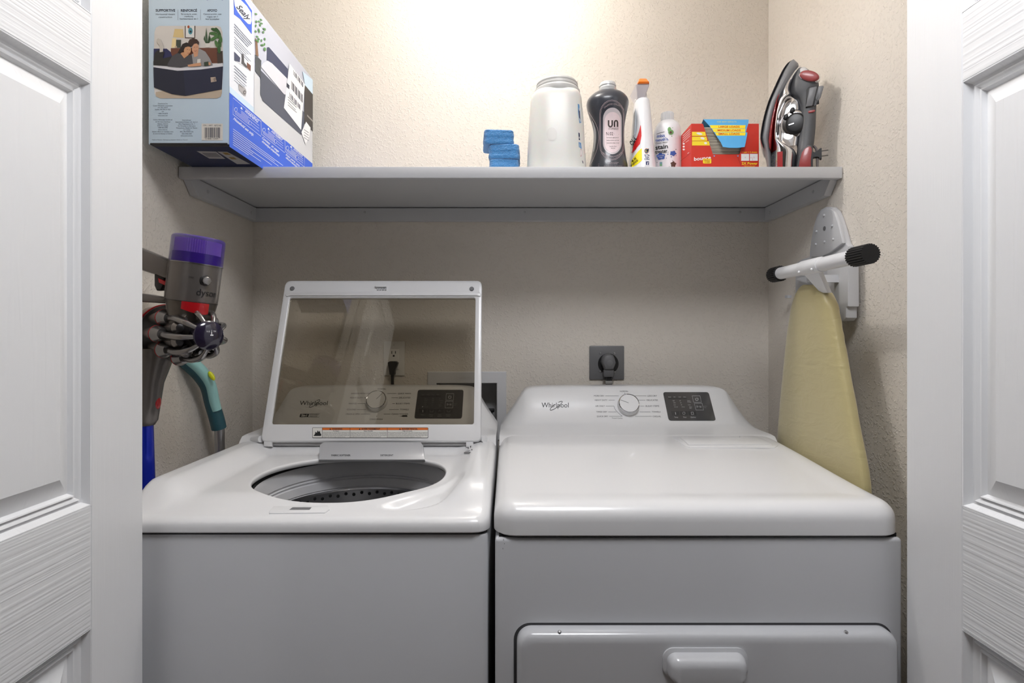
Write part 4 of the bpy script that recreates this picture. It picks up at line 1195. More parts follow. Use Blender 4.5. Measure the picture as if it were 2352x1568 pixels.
# underside print
um = lambda u, v, l: on_plane(u, v, (0, 0, BZ0), Vector((0, 0, -1))) + Vector((0, 0, -l))
pr = Print(um)
sp([(515, 1358), (690, 1362), (775, 1428), (630, 1425)], mat('label_grey', (182, 180, 180), 0.6), 2)
for k in range(9):
    x = 565 + 14 * k
    pr.poly([c1(x, 1372), c1(x + 6, 1372), c1(x + 60, 1412), c1(x + 54, 1412)], INK, 3)
sp([(700, 1362), (790, 1364), (1000, 1475), (880, 1475)], mat('label_grey', (182, 180, 180), 0.6), 2)
sp([(745, 1370), (790, 1370), (830, 1392), (775, 1390)], mat('label_ochre', (150, 120, 60), 0.6), 3)
sp([(800, 1410), (850, 1412), (880, 1432), (830, 1430)], mat('label_ochre', (150, 120, 60), 0.6), 3)
pr.build('underside_print', t)
# crumpled tape along the lower front edge
MB().box(BX0 + 0.004, BX1 - 0.004, BY0 - 0.0008, BY0 + 0.012, BZ0 - 0.0012, BZ0 + 0.003, 0.0008, 1).build('edge_tape', mat('dark_tape', (30, 30, 34), 0.35), t)

# ---- three blue sponges
M_sponge = mat('blue_microfibre', (74, 152, 218), 0.95, sheen=0.6)
bump(M_sponge, (520, 520, 520), 3, 0.004, 1.0)
def sponge(label, u0, u1, z0, h, Yf, dep, rot, dx):
    a, b = P(u0, 0, Yf).x, P(u1, 0, Yf).x
    xc, hw = (a + b) / 2, (b - a) / 2
    yc = Yf + dep / 2
    loops = []
    rr = random.Random(int(u0 * 10 + z0 * 1000))
    ol = rrect(-hw, hw, -dep / 2, dep / 2, 0.010, 6)
    ol2 = []
    for i in range(len(ol)):
        p, q = ol[i], ol[(i + 1) % len(ol)]
        k = 26 if (i + 1) % 7 == 0 else 1
        ol2 += [(lerp(p[0], q[0], j / k), lerp(p[1], q[1], j / k)) for j in range(k)]
    zs_ = [(0.0, 0.80), (0.0, 0.93), (0.03, 0.965)] + [(0.08 + 0.035 * q_, 0.99 + 0.01 * math.sin(q_ * 0.5) - (0.012 if q_ in (11, 12) else 0)) for q_ in range(25)] + [(0.97, 0.965), (1.0, 0.93), (1.0, 0.8)]
    for f, s in zs_:
        loops.append([Vector((xc + x * s + rr.uniform(-1, 1) * 0.0009, yc + y * s + rr.uniform(-1, 1) * 0.0009, z0 + h * f + (rr.uniform(-1, 1) * 0.0008 if 0.02 < f < 0.98 else 0) + 0.0)) for x, y in ol2])
    mb = MB().loft(loops)
    mb.xform(Matrix.Translation((xc, yc, 0)) @ Matrix.Rotation(math.radians(rot), 4, 'Z') @ Matrix.Translation((-xc, -yc, 0)))
    o = mb.build('sponge', M_sponge, None, base=(xc, yc, z0), smooth=60)
    o['label'] = label; o['category'] = 'sponge'; o['group'] = 'stack of blue sponges'
    fz_ = MB()
    return o
zsp = [P(0, 364.5, 1.445).z, P(0, 331.5, 1.445).z, P(0, 298.5, 1.445).z]
sponge('blue microfibre sponge at the bottom of the stack, lying on the shelf', 1123, 1191, ZS, zsp[0] - ZS - 0.0003, 1.442, 0.085, 2, 0)
sponge('blue microfibre sponge in the middle of the stack', 1123.5, 1194, zsp[0], zsp[1] - zsp[0] - 0.0003, 1.440, 0.085, -3, 0)
sponge('blue microfibre sponge on top of the stack, shifted left', 1109, 1178, zsp[1], zsp[2] - zsp[1], 1.440, 0.085, 5, 0)

# ---- bodies of revolution and other bottles: rows (v px, left u, right u), depth half-width factor
class Bottle:
    def __init__(self, rows, Yc, ky, ex=2.0, n=48, sm=4):
        rows = smooth_tab(rows, sm)
        self.Yc = Yc; self.ky = ky; self.ex = ex
        self.tab = []
        for v, l, r in rows:
            a, b = P(l, v, Yc), P(r, v, Yc)
            self.tab.append((a.z, (a.x + b.x) / 2, (b.x - a.x) / 2))
        self.tab.sort()
        self.n = n
    def loops(self):
        out = []
        o = sup(self.n, self.ex)
        for z, xc, hw in self.tab:
            out.append([Vector((xc + hw * c, self.Yc + self.ky * hw * s, z)) for c, s in o])
        return out
    def yfun(self, x, z):
        xc, hw = interp(self.tab, z)
        q = min(0.998, abs((x - xc) / hw))
        return self.Yc - self.ky * hw * (1 - q ** self.ex) ** (1 / self.ex)
    def print(self):
        return Print(front_map(self.yfun, self.Yc - 0.03), 0.0003)
    def build(self, name, m, parent, cap1=True, smooth=50):
        return MB().loft(self.loops(), True, cap1).build(name, m, parent, smooth=smooth)
def vbase(Yc): return PV - (ZS - CZ) * F / Yc     # pixel row of the shelf top at that depth

# ---- empty translucent tub
Yj = 1.46
t = thing('plastic_jug', 'large translucent white plastic jug without its lid on the shelf', 'jug', (P(1276, 0, Yj).x, Yj, ZS))
M_jug = mat('translucent_hdpe', (216, 216, 212), 0.32, sss=0.35)
vb = vbase(Yj)
jb = Bottle([(vb, 1212, 1343), (vb - 3, 1210, 1345), (384, 1210.5, 1343.5), (340, 1212, 1341), (290, 1215, 1338.5), (250, 1217.5, 1335), (236, 1219, 1334), (228, 1221.5, 1332), (222, 1226, 1329), (219, 1232, 1325), (217.5, 1238, 1320)], Yj, 0.95, 3.2, 56)
jb.build('body', M_jug, t, cap1=False)
xc_, rn = P(1279.5, 0, Yj).x, 52.5 * Yj / F
zr = P(0, 222, Yj).z
M_rim = mat('jug_rim', (202, 202, 200), 0.35)
nk = MB().lathe((xc_, Yj, zr), [(rn * 0.80, -0.006), (rn * 0.97, -0.003), (rn, 0.002), (rn, 0.010), (rn * 0.96, 0.013), (rn * 0.90, 0.0135), (rn * 0.90, 0.017), (rn * 0.925, 0.0185), (rn * 0.925, 0.021), (rn * 0.885, 0.0225), (rn * 0.885, 0.026), (rn * 0.905, 0.0275), (rn * 0.905, 0.0295), (rn * 0.86, 0.031), (rn * 0.84, 0.035), (rn * 0.80, 0.035), (rn * 0.79, -0.006)], n=56, cap0=False, cap1=False).build('neck', M_rim, t, smooth=30)
pr = jb.print()
JB, JW = mat('jug_label_blue', (76, 136, 190), 0.4), mat('jug_label_navy', (34, 44, 78), 0.4)
sv = [238 + 7 * k for k in range(20)]
pr.poly([(1327, 238), (1330.5, 240), (1333.5, 262), (1335, 282), (1331, 283), (1328, 260)], JB, 1)
pr.poly([(1329, 250), (1331.8, 256), (1333, 275), (1330.5, 270)], JW, 2)
pr.poly([(1328.5, 304), (1331.5, 306), (1332.5, 322), (1329.5, 321)], JW, 1)
pr.text('e', 1329.5, 318, 6, M_print_white, 2, 'l', w=2.5)
pr.poly([(1329, 326), (1334.5, 328), (1336, 342), (1330, 338)], JB, 1)
pr.ell(1334.6, 350.5, 1.7, 9, mat('jug_label_red', (170, 96, 84), 0.4), 1); pr.ell(1334.6, 350.5, 1.2, 7.4, M_print_white, 2)
pr.poly([(1337, 368), (1339, 370), (1340, 376), (1338, 374)], JW, 1)
pr.build('side_label', t)
pr = jb.print(); pr.ell(1267.5, 308, 12, 15.5, mat('jug_disc', (208, 206, 202), 0.35), 1, n=28, rings=4); pr.build('moulded_disc', t)

# ---- dark bottle with the oval window
Yd = 1.52
t = thing('dark_scent_bottle', 'waisted charcoal plastic bottle with oval pink label and open neck', 'bottle', (P(1397.5, 0, Yd).x, Yd, ZS))
vb = vbase(Yd)
M_char = mat('charcoal_bottle', (54, 57, 66), 0.3, coat=0.3)
db = Bottle([(vb, 1354, 1440), (vb - 3, 1351, 1443), (386, 1352.5, 1441.5), (365, 1357, 1437.5), (340, 1361.5, 1434.5), (318, 1363.5, 1432.5), (300, 1363, 1433), (282, 1359, 1435), (265, 1353, 1438), (250, 1348.6, 1441.5), (238, 1347.4, 1443.4), (229, 1350.5, 1441), (221, 1358, 1435), (215, 1366.5, 1426.5), (211, 1374, 1418), (209, 1377, 1414)], Yd, 0.82, 2.1)
db.build('body', M_char, t)
zr = P(0, 211, Yd).z; rn = 19 * Yd / F; xc_ = P(1395.5, 0, Yd).x
MB().lathe((xc_, Yd, zr), [(rn * 0.98, -0.004), (rn * 0.98, 0.004), (rn * 1.02, 0.0055), (rn * 1.02, 0.008), (rn * 0.95, 0.0095), (rn * 0.95, 0.012), (rn * 1.02, 0.0135), (rn * 1.02, 0.016), (rn * 0.94, 0.0175), (rn * 0.94, 0.021), (rn * 0.88, 0.023), (rn * 0.80, 0.023), (rn * 0.79, -0.002)], n=36, cap0=False, cap1=False).build('neck', mat('clear_neck', (206, 208, 210), 0.15, coat=0.5), t, smooth=35)
pr = db.print()
M_pinkw = mat('window_pearl', (198, 190, 194), 0.25); M_pink = mat('label_pink', (226, 208, 212), 0.45); M_pline = mat('line_pink', (190, 172, 176), 0.4); M_brown = mat('label_brown', (52, 38, 34), 0.5)
def stadium(u, v0, v1, a, n=10, nv=10):
    out = []
    for k in range(n + 1):
        an = math.pi * k / n; out.append((u + a * math.cos(an), v0 + a * 1.2 - a * 1.2 * math.sin(an)))
    for k in range(1, nv): out.append((u - a, lerp(v0 + a * 1.2, v1 - a * 1.2, k / nv)))
    for k in range(n + 1):
        an = math.pi + math.pi * k / n; out.append((u + a * math.cos(an), v1 - a * 1.2 - a * 1.2 * math.sin(an)))
    for k in range(1, nv): out.append((u + a, lerp(v1 - a * 1.2, v0 + a * 1.2, k / nv)))
    return out
def fill_rows(pr, u, v0, v1, a, m, lay, nv=22, nu=8):
    pr.layer = lay
    pts = []; fs = []
    for j in range(nv + 1):
        tt = -math.cos(math.pi * j / nv); v = (v0 + v1) / 2 + (v1 - v0) / 2 * tt
        h = a * 1.2; d_ = min(v - v0, v1 - v); hw = a if d_ >= h else a * math.sqrt(max(0, 1 - ((h - d_) / h) ** 2))
        for i in range(nu + 1): pts.append((u + hw * (2 * i / nu - 1), v))
    for j in range(nv):
        for i in range(nu):
            k = j * (nu + 1) + i; fs.append([k, k + 1, k + nu + 2, k + nu + 1])
    pr.raw(pts, fs, m)
pr.line(stadium(1405.5, 229.5, 367.5, 28), 0.7, M_pline, 1, closed=True)
pr.line(stadium(1405.5, 232, 365, 26), 0.5, M_pline, 1, closed=True)
fill_rows(pr, 1406.5, 247, 354, 21.5, M_pinkw, 2)
fill_rows(pr, 1407, 257, 350, 18.5, M_pink, 3)
ledge = [(258, 1351), (265, 1353), (282, 1359), (300, 1363), (318, 1363.5), (340, 1361.5), (365, 1357), (380, 1353.5)]
pts_l = [(interp(ledge, v)[0], v) for v in range(258, 381, 5)]
pr.line([(u + 12 - 11 * ((v - 318) / 62) ** 2, v) for u, v in pts_l], 0.6, M_pline, 1)
pr.layer = 2
wr_ = [(u, v) for u, v in pts_l if 274 < v < 352]; pts_w = []; fs_w = []
for j, (u, v) in enumerate(wr_):
    ww = 4.5 * math.sqrt(max(0.05, 1 - ((v - 313) / 40) ** 2))
    for i in range(4): pts_w.append((u + 1.6 + ww * i / 3, v))
for j in range(len(wr_) - 1):
    for i in range(3): fs_w.append([j * 4 + i, j * 4 + i + 1, j * 4 + i + 5, j * 4 + i + 4])
pr.raw(pts_w, fs_w, mat('window_clear', (150, 152, 156), 0.2))
pr.line([(1397.8, 276), (1397.8, 287), (1399.2, 290), (1402, 291), (1404.8, 290), (1406.2, 287), (1406.2, 276)], 3.4, M_brown, 4)
pr.line([(1411.4, 291.5), (1411.4, 281), (1412.8, 277.8), (1415, 276.8), (1417.2, 277.8), (1418.4, 281), (1418.4, 291.5)], 3.4, M_brown, 4)
pr.text('STOPABLES', 1408.5, 297.6, 4.4, M_brown, 4, 'c', w=23, sh=0.15)
pr.text('N.02', 1391.5, 310.5, 7.4, M_brown, 4, 'l', w=17)
pr.line([(1410.5, 307.5), (1422, 308.5)], 0.5, M_brown, 4)
for k, s in enumerate(('TOP NOTE: BERGAMOT', 'MIDDLE NOTE: COTTON', 'BASE NOTE: AMBER WOOD')):
    v = 317.3 + 6.1 * k
    pr.text(s, 1392.5 + k * 0.5, v, 2.3, M_brown, 4, 'l', w=29)
    pr.line([(1392, v - 3.9), (1422.3, v - 3.4)], 0.4, M_brown, 4)
pr.line([(1393, 331.6), (1422, 332.1)], 0.4, M_brown, 4)
pr.text('Laundry Scent', 1408, 337, 2.5, M_brown, 4, 'c', w=17); pr.text('Booster', 1408.5, 341.3, 2.5, M_brown, 4, 'c', w=10)
pr.text('UNLIMITED COLLECTION', 0, 0, 3.4, M_pline, 3, 'c', w=50, rot=5, arc=(1408.5, 267.5, 27, 1))
pr.text('CRAFTED BY WORLD-CLASS NOSES', 0, 0, 2.6, M_pline, 3, 'c', w=52, rot=180, arc=(1406, 331.5, 29.5, -1))
pr.text('DO NOT PUT IN YOUR LIQUID', 1408, 373.8, 1.8, M_pline, 3, 'c', w=26); pr.text('DISPENSER DRAWER', 1408, 377, 1.8, M_pline, 3, 'c', w=20)
pr.text('Use for all washable colors and fabrics', 1408, 381.6, 1.5, M_pline, 3, 'c', w=42); pr.text('Safe for whites and colors', 1408, 385, 1.5, M_pline, 3, 'c', w=30)
for k in range(3): pr.line([(1357 - k, 381 + 4.2 * k - 1.5), (1376, 376.5 + 4.2 * k)], 1.0, M_pline, 2)
pr.build('label_print', t)

# ---- white trigger spray
Yt = 1.54
t = thing('spray_bottle', 'white spray bottle with an orange nozzle and red stripe label', 'spray bottle', (P(1474, 0, Yt).x, Yt, ZS))
vb = vbase(Yt)
M_wht = mat('white_bottle', (230, 231, 235), 0.3, coat=0.3)
sb = Bottle([(vb, 1448, 1504), (vb - 3, 1445.5, 1506), (386, 1446.5, 1502.5), (350, 1449, 1499), (318, 1451.5, 1496.5), (280, 1454, 1494), (255, 1456, 1492), (240, 1457.5, 1490.5), (234, 1459, 1489), (230.5, 1462, 1486)], Yt, 1.5, 2.6)
sb.build('body', M_wht, t)
sc_ = Bottle([(233, 1459.5, 1486), (231, 1458.5, 1486.5), (219, 1459.5, 1485.5), (217.5, 1461, 1484.5)], Yt, 1.0, 2.4, 32)
sc_.build('collar', M_wht, t)
hd = []
for v, l, r, y0_, y1_ in ((229, 1466, 1483, -0.014, 0.02), (222, 1465.5, 1483.2, -0.022, 0.024), (212, 1463, 1485.5, -0.030, 0.030), (203, 1460.5, 1488.5, -0.036, 0.034), (197.5, 1459, 1490.2, -0.040, 0.036), (196.3, 1459.8, 1489.6, -0.040, 0.036)):
    a, b = P(l, v, Yt - 0.03), P(r, v, Yt - 0.03)
    hd.append([Vector((x, y, a.z)) for x, y in rrect(a.x, b.x, Yt + y0_, Yt + y1_, 0.003, 3)])
MB().loft(hd).build('trigger_head', mat('white_trigger', (220, 214, 218), 0.3, coat=0.2), t)
hd = []
for v, l, r, y0_, y1_ in ((196.6, 1462, 1488.8, -0.044, 0.02), (193.5, 1463.5, 1488, -0.046, 0.02), (183, 1467, 1484.3, -0.036, 0.02), (181.8, 1468, 1483.4, -0.034, 0.018)):
    a, b = P(l, v, Yt - 0.03), P(r, v, Yt - 0.03)
    hd.append([Vector((x, y, a.z)) for x, y in rrect(a.x, b.x, Yt + y0_, Yt + y1_, 0.0022, 3)])
MB().loft(hd).build('nozzle', mat('orange_plastic', (238, 122, 24), 0.3, coat=0.4), t)
pr = sb.print()
SR, SY, SG = mat('label_red', (206, 30, 32), 0.45), mat('label_yellow', (240, 222, 30), 0.45), mat('label_silver', (190, 196, 202), 0.4)
def strip(pts_l, pts_r, m, lay, n=10):
    pr.layer = lay
    def fine(p): return [(lerp(a[0], b[0], k / 5), lerp(a[1], b[1], k / 5)) for a, b in zip(p, p[1:]) for k in range(5)] + [p[-1]]
    pts_l, pts_r = fine(pts_l), fine(pts_r)
    pts = []; fs = []
    for a, b in zip(pts_l, pts_r):
        for i in range(n + 1): pts.append((lerp(a[0], b[0], i / n), lerp(a[1], b[1], i / n)))
    for j in range(len(pts_l) - 1):
        for i in range(n):
            k = j * (n + 1) + i; fs.append([k, k + 1, k + n + 2, k + n + 1])
    pr.raw(pts, fs, m)
strip([(1455.5, 262), (1454, 290), (1452.5, 315), (1450.5, 340)], [(1460, 248), (1464, 275), (1463, 300), (1452, 340)], SG, 1)
strip([(1450.8, 350), (1455, 335), (1464, 312)], [(1452, 352), (1470, 330), (1473.6, 312)], SR, 2)
strip([(1464, 312), (1468, 300), (1471, 287)], [(1473.6, 312), (1473.4, 305), (1471.8, 288)], SR, 2)
strip([(1448.4, 372), (1459, 356), (1467, 346)], [(1448.4, 386), (1464, 377), (1474.6, 368)], SY, 2)
strip([(1467, 346), (1474.4, 340)], [(1474.6, 368), (1474.8, 366)], SY, 2)
pr.text('out', 1451.8, 336, 15, M_print_black, 3, 'l', w=20, rot=-58, sh=0.35, bold=True)
pr.text('TRIPLE', 1452, 353, 3.6, SR, 3, 'l', w=16, rot=-50)
pr.text('MORE', 1453, 372, 4.0, M_print_black, 4, 'l', w=12, rot=-42, bold=True); pr.text('CONCENTRATED', 1449.5, 383, 4.0, M_print_black, 4, 'l', w=22, rot=-40, bold=True)
pr.ell(1485, 346.5, 5.2, 6, mat('ring_orange', (228, 150, 50), 0.5), 1); pr.ell(1485, 346.5, 4.2, 4.9, mat('ring_blue', (44, 90, 140), 0.5), 2); pr.ell(1485, 346.5, 2.2, 2.7, SY, 3)
pr.poly([(1484, 345), (1490.5, 340.5), (1490, 346), (1485, 349)], M_print_black, 4)
NV = mat('label_navy_ink', (36, 44, 96), 0.5)
for s, v, w_ in (('For Tips,', 357.5, 12.5), ('Tricks', 362, 9.5), ('& Offers', 366.6, 12)):
    pr.text(s, 1486, v, 3.4, NV, 2, 'c', w=w_, bold=True)
pr.rect(1483.5, 370.5, 1490.8, 378.6, NV, 1); pr.text('f', 1487.6, 378.2, 5.6, M_print_white, 2, 'c', bold=True)
pr.line([(1481, 381), (1492, 381)], 0.5, NV, 1); pr.line([(1481, 386), (1493, 386)], 0.5, NV, 1)
pr.build('label_print', t)

# ---- stain treater
Ym = 1.56
t = thing('stain_remover_bottle', 'short white bottle with ribbed cap and blue and green blot prints', 'bottle', (P(1533, 0, Ym).x, Ym, ZS))
vb = vbase(Ym)
mbt = Bottle([(vb, 1505, 1562), (vb - 2.5, 1502.5, 1564), (386, 1503, 1563.2), (330, 1503, 1563.2), (305, 1503.3, 1563), (294, 1505.5, 1561), (287, 1509, 1557.5), (282, 1513.5, 1553), (279.5, 1517.5, 1549)], Ym, 1.0, 2.1)
mbt.build('body', M_wht, t)
cp = MB(); xc_ = P(1532.7, 0, Ym).x; rn = 15 * Ym / F; zr = P(0, 281, Ym).z; hc = (281 - 260.5) * Ym / F
ol = [(math.cos(2 * math.pi * k / 96) * rn * (1.0 if k % 3 else 0.965), math.sin(2 * math.pi * k / 96) * rn * (1.0 if k % 3 else 0.965)) for k in range(96)]
cp.loft([[Vector((xc_ + x * s, Ym + y * s, zr + z)) for x, y in ol] for s, z in ((0.98, -0.002), (1, 0), (0.97, hc * 0.9), (0.92, hc), (0.5, hc + 0.0005))])
cp.build('cap', mat('ribbed_cap', (214, 216, 218), 0.4), t, smooth=20)
pr = mbt.print()
MBL, MDK = mat('stain_blue', (58, 92, 170), 0.5), mat('stain_dark', (48, 44, 42), 0.5)
pr.text('miss', 1508.5, 316, 6.6, MBL, 2, 'l', w=19, rot=-7, bold=True); pr.text("mouth's.", 1505.4, 325.3, 6.6, MBL, 2, 'l', w=31, rot=-7, bold=True)
pr.text('messy eater', 1505.5, 330.8, 3.3, MDK, 2, 'l', w=29, rot=-7); pr.text('stain', 1505.3, 343.5, 9.5, M_print_black, 2, 'l', w=30, rot=-7, bold=True); pr.text('treater.', 1505, 353.5, 8.5, M_print_black, 2, 'l', w=30.5, rot=-7, bold=True)
pr.line([(1508, 308), (1518, 304.5), (1526, 302.6)], 0.9, MDK, 2)
def blot(u, v, a, b, m, lay, seed, rot=0):
    r = random.Random(seed); n = 22; pts = []
    for k in range(n):
        an = 2 * math.pi * k / n; q_ = 1 + 0.22 * math.sin(5 * an + seed) * r.uniform(0.5, 1)
        pts.append((a * q_ * math.cos(an), b * q_ * math.sin(an)))
    pr.layer = lay
    allp = [(u, v)] + [(u + x * i / 4, v + y * i / 4) for i in range(1, 5) for x, y in pts]
    fs = [[0, 1 + k, 1 + (k + 1) % n] for k in range(n)] + [[1 + i * n + k, 1 + (i + 1) * n + k, 1 + (i + 1) * n + (k + 1) % n, 1 + i * n + (k + 1) % n] for i in range(3) for k in range(n)]
    pr.raw(allp, fs, m)
blot(1546, 352, 7, 5.5, MBL, 2, 1); blot(1518, 359, 9.5, 7.5, MBL, 2, 4)
pr.text('absolve blue', 1518, 358.5, 2.4, M_print_white, 4, 'c', w=15, rot=-6); pr.text('magic', 1518, 362.6, 2.4, M_print_white, 4, 'c', w=8, rot=-6)
AV = mat('avocado_green', (106, 158, 92), 0.5)
pr.ell(1537.5, 297, 4.2, 5.5, AV, 2, n=16, rings=3); pr.ell(1541, 303.5, 6.4, 6, AV, 2, n=16, rings=3); pr.ell(1540.5, 304, 2.7, 3.0, mat('avocado_stone', (84, 54, 40), 0.5), 3, n=14)
blot(1546.5, 377, 6, 6.5, mat('stain_brown', (88, 66, 56), 0.5), 2, 9)
for u, v, r_, m_ in ((1543, 312.5, 1.2, AV), (1545, 293.5, 0.9, AV), (1534, 354, 1.2, MBL), (1542, 360, 1.4, MBL), (1552.5, 343, 1.0, MDK), (1553, 357, 0.8, MBL), (1530.5, 363, 1.0, MBL), (1509, 373, 0.8, MDK), (1545, 368.5, 0.9, MDK), (1537, 383, 0.9, MDK), (1552, 385, 1.2, MDK)):
    pr.ell(u, v, r_, r_, m_, 2, n=8)
pr.rect(1515, 372, 1521, 381, mat('pouch_blue', (126, 168, 178), 0.5), 2, r=1); pr.rect(1515.3, 376.5, 1520.7, 381, mat('pouch_green', (130, 186, 140), 0.5), 3)
pr.build('label_print', t)

# ---- dryer sheet box
Yx = 1.450
def c4(x, y): return (1440 + x / 4.9, 130 + y / 4.9)
RED, RED2 = mat('box_red', (206, 46, 26), 0.45), mat('box_red_side', (206, 46, 26), 0.45)
KX0, KX1, KZ1 = P(1588, 0, Yx).x, P(1743, 0, Yx).x, P(0, 284, Yx).z
KD = 0.088
t = thing('dryer_sheet_box', 'open red carton of dryer sheets with a torn blue flap', 'carton', ((KX0 + KX1) / 2, Yx + KD / 2, ZS))
th = 0.0009
pts = [(1588, vbase(Yx)), (1743, vbase(Yx)), (1743, 284), (1719, 284), (1698.5, 354.5), (1637.5, 354.5), (1614.5, 284), (1588, 284)]
MB().prism([P(u, v, Yx) for u, v in pts], (0, th, 0)).build('front_panel', RED, t, smooth=0)
MB().box(KX0, KX0 + th, Yx + th, Yx + KD, ZS, KZ1).build('side_panel', RED, t)
MB().box(KX1 - th, KX1, Yx + th, Yx + KD, ZS, KZ1).build('side_panel', RED, t)
MB().box(KX0 + th, KX1 - th, Yx + KD - th, Yx + KD, ZS, KZ1).build('back_panel', RED, t)
MB().box(KX0 + th, KX1 - th, Yx + th, Yx + KD - th, ZS, ZS + th).build('base_panel', RED, t)
MB().box(KX0 + th, P(1612, 0, Yx).x, Yx + th, Yx + KD - th, KZ1 - th, KZ1).build('top_panel', RED, t)
MB().box(P(1721, 0, Yx).x, KX1 - th, Yx + th, Yx + KD - th, KZ1 - th, KZ1).build('top_panel', RED, t)
MB().box(P(1612, 0, Yx).x, P(1721, 0, Yx).x, Yx + 0.045, Yx + KD - th, KZ1 - th, KZ1).build('top_panel', RED, t)
Ms1, Ms2 = mat('sheet_grey', (186, 178, 164), 0.85), mat('sheet_grey_dark', (168, 160, 146), 0.85)
z = ZS + th; k = 0
rs = random.Random(2)
ztop = P(0, 291, Yx).z
while z < ztop:
    h = 0.0042
    e = rs.uniform(0, 0.0016)
    MB().box(KX0 + 0.004 + e, KX1 - 0.004 - e, Yx + 0.004 + e, Yx + KD - 0.004, z, z + h * 0.93, 0.0012, 1).build('sheet', Ms1 if k % 2 else Ms2, t)
    z += h; k += 1
# flap hanging over the opening
BLUE = mat('flap_blue', (84, 170, 226), 0.5)
fl_t, fl_b = P(1667, 274.3, Yx + 0.012), P(1667, 339, Yx - 0.014)
fnrm = Vector((0, -(fl_t.z - fl_b.z), -(fl_b.y - fl_t.y) * -1)).normalized()
fnrm = Vector((0, -(fl_t.z - fl_b.z), (fl_t.y - fl_b.y))).normalized()
fpts = [c4(*p) for p in ((860, 705), (1370, 708), (1362, 800), (1353, 880), (1335, 975), (1325, 1015), (1240, 1027), (1150, 1025), (1080, 1015), (1060, 970), (1000, 880), (930, 780))]
flap = MB().prism([on_plane(u, v, fl_t, fnrm) for u, v in fpts], -fnrm * 0.0007).build('flap', BLUE, t, smooth=0)
# folded piece joining the flap to the top
a, b = on_plane(*fpts[0], fl_t, fnrm), on_plane(*fpts[1], fl_t, fnrm)
MB().add([a, b, Vector((b.x, Yx + 0.05, KZ1)), Vector((a.x, Yx + 0.05, KZ1))], [[0, 1, 2, 3]]).build('flap_fold', BLUE, flap, smooth=0, fix=False)
YEL = mat('box_yellow', (250, 222, 40), 0.5)
pr = Print(plane_map(fl_t, fnrm))
pr.text('FOR BEST RESULTS', *c4(1122, 741), 2.6, mat('flap_ink_yellow', (228, 226, 120), 0.5), 1, 'c', w=45)
for s, y0_, y1_, xl in (('LARGE LOADS', 772, 808, 930), ('MEDIUM LOADS', 812, 848, 958), ('SMALL LOADS', 853, 888, 990)):
    u0, v0 = c4(xl, y0_); u1, v1 = c4(1335, y1_)
    pr.poly([(u0, v0), (u1, v0), (u1 - 1.2, v1), (u0 + 4, v1)], YEL, 1)
    pr.text(s, c4(1148, 0)[0], v1 - 1.7, 4.0, mat('flap_ink_red', (196, 44, 30), 0.5), 2, 'c', w=len(s) * 4.45, bold=True)
pr.build('lettering', flap)
pr = Print(plane_map((0, Yx, 0), (0, -1, 0)))
for y0_, y1_, x1_ in ((846, 892, 890), (900, 947, 905), (952, 1000, 933)):
    u0, v0 = c4(732, y0_); u1, v1 = c4(x1_, y1_); pr.poly([(u0, v0), (u1 - 2, v0), (u1, v1), (u0, v1)], YEL, 1)
for x, y, w_ in ((815, 868, 7), (850, 920, 5), (885, 974, 3.4)):
    u_, v_ = c4(x, y); pr.ell(u_, v_, w_, 2.6, M_print_white, 2, n=10, rot=12)
pr.build('size_bands', t)
pr = Print(plane_map((0, Yx, 0), (0, -1, 0)))
pr.text('bounce', *c4(752, 1172), 7.6, M_print_white, 2, 'l', w=39.5, rot=-6, sh=0.12, bold=True)
u0, v0 = c4(855, 1150); u1, v1 = c4(948, 1203); pr.rect(u0, v0, u1, v1, YEL, 3, r=2)
pr.text('SELECT', *c4(902, 1174), 3.2, mat('box_ink_red', (170, 60, 20), 0.5), 4, 'c', w=14, bold=True); pr.text('A SIZE', *c4(902, 1195), 3.2, mat('box_ink_red', (170, 60, 20), 0.5), 4, 'c', w=12, bold=True)
pr.build('logo', t)
pr = Print(plane_map((0, Yx, 0), (0, -1, 0)))
pr.text('1 pair = 2 sheets', *c4(1380, 1084), 3.6, YEL, 1, 'c', w=35)
u0, v0 = c4(1285, 1094); u1, v1 = c4(1375, 1172); pr.rect(u0, v0, u1, v1, M_print_white, 1)
u0, v0 = c4(1383, 1094); u1, v1 = c4(1472, 1172); pr.rect(u0, v0, u1, v1, M_print_white, 1)
pr.text('1', *c4(1331, 1143), 3.4, SR, 2, 'c'); pr.text('2', *c4(1428, 1143), 3.4, SR, 2, 'c')
pr.line([c4(1385, 1140), c4(1410, 1135), c4(1413, 1168)], 0.5, SR, 2)
pr.text('2X Power', *c4(1380, 1215), 5.6, YEL, 1, 'c', w=36.5, bold=True)
pr.text('PODER 2X EN CADA CARGA', *c4(1380, 1234), 1.6, YEL, 1, 'c', w=26); pr.text('DOUBLE PUISSANCE', *c4(1380, 1245), 1.6, YEL, 1, 'c', w=22)
for x in (982, 1248):
    u_, v_ = c4(x, 1112); pr.poly([(u_ - 2, v_), (u_ + 2, v_), (u_ + 0.6, v_ + 3), (u_ - 0.6, v_ + 2.6)], BLUE, 1)
pr.line([c4(1245, 1128), c4(1262, 1170), c4(1290, 1245)], 0.6, mat('crease', (120, 24, 14), 0.6), 1)
pr.build('front_print', t)
pr = Print(plane_map((KX0, 0, 0), (-1, 0, 0)))
for k in range(4): pr.line([c4(628, 905 + 24 * k - 12), c4(712, 820 + 24 * k - 4)], 0.8, M_print_white, 1)
for k in range(3): pr.ell(*c4(640, 980 + 32 * k), 2.6, 2.2, M_print_white, 1, n=10)
pr.line([c4(660, 965), c4(698, 940)], 0.7, M_print_white, 1); pr.line([c4(682, 1090), c4(700, 1078)], 1.1, M_print_white, 1)
pr.line([c4(608, 1172), c4(716, 1086)], 0.6, mat('crease', (120, 24, 14), 0.6), 1)
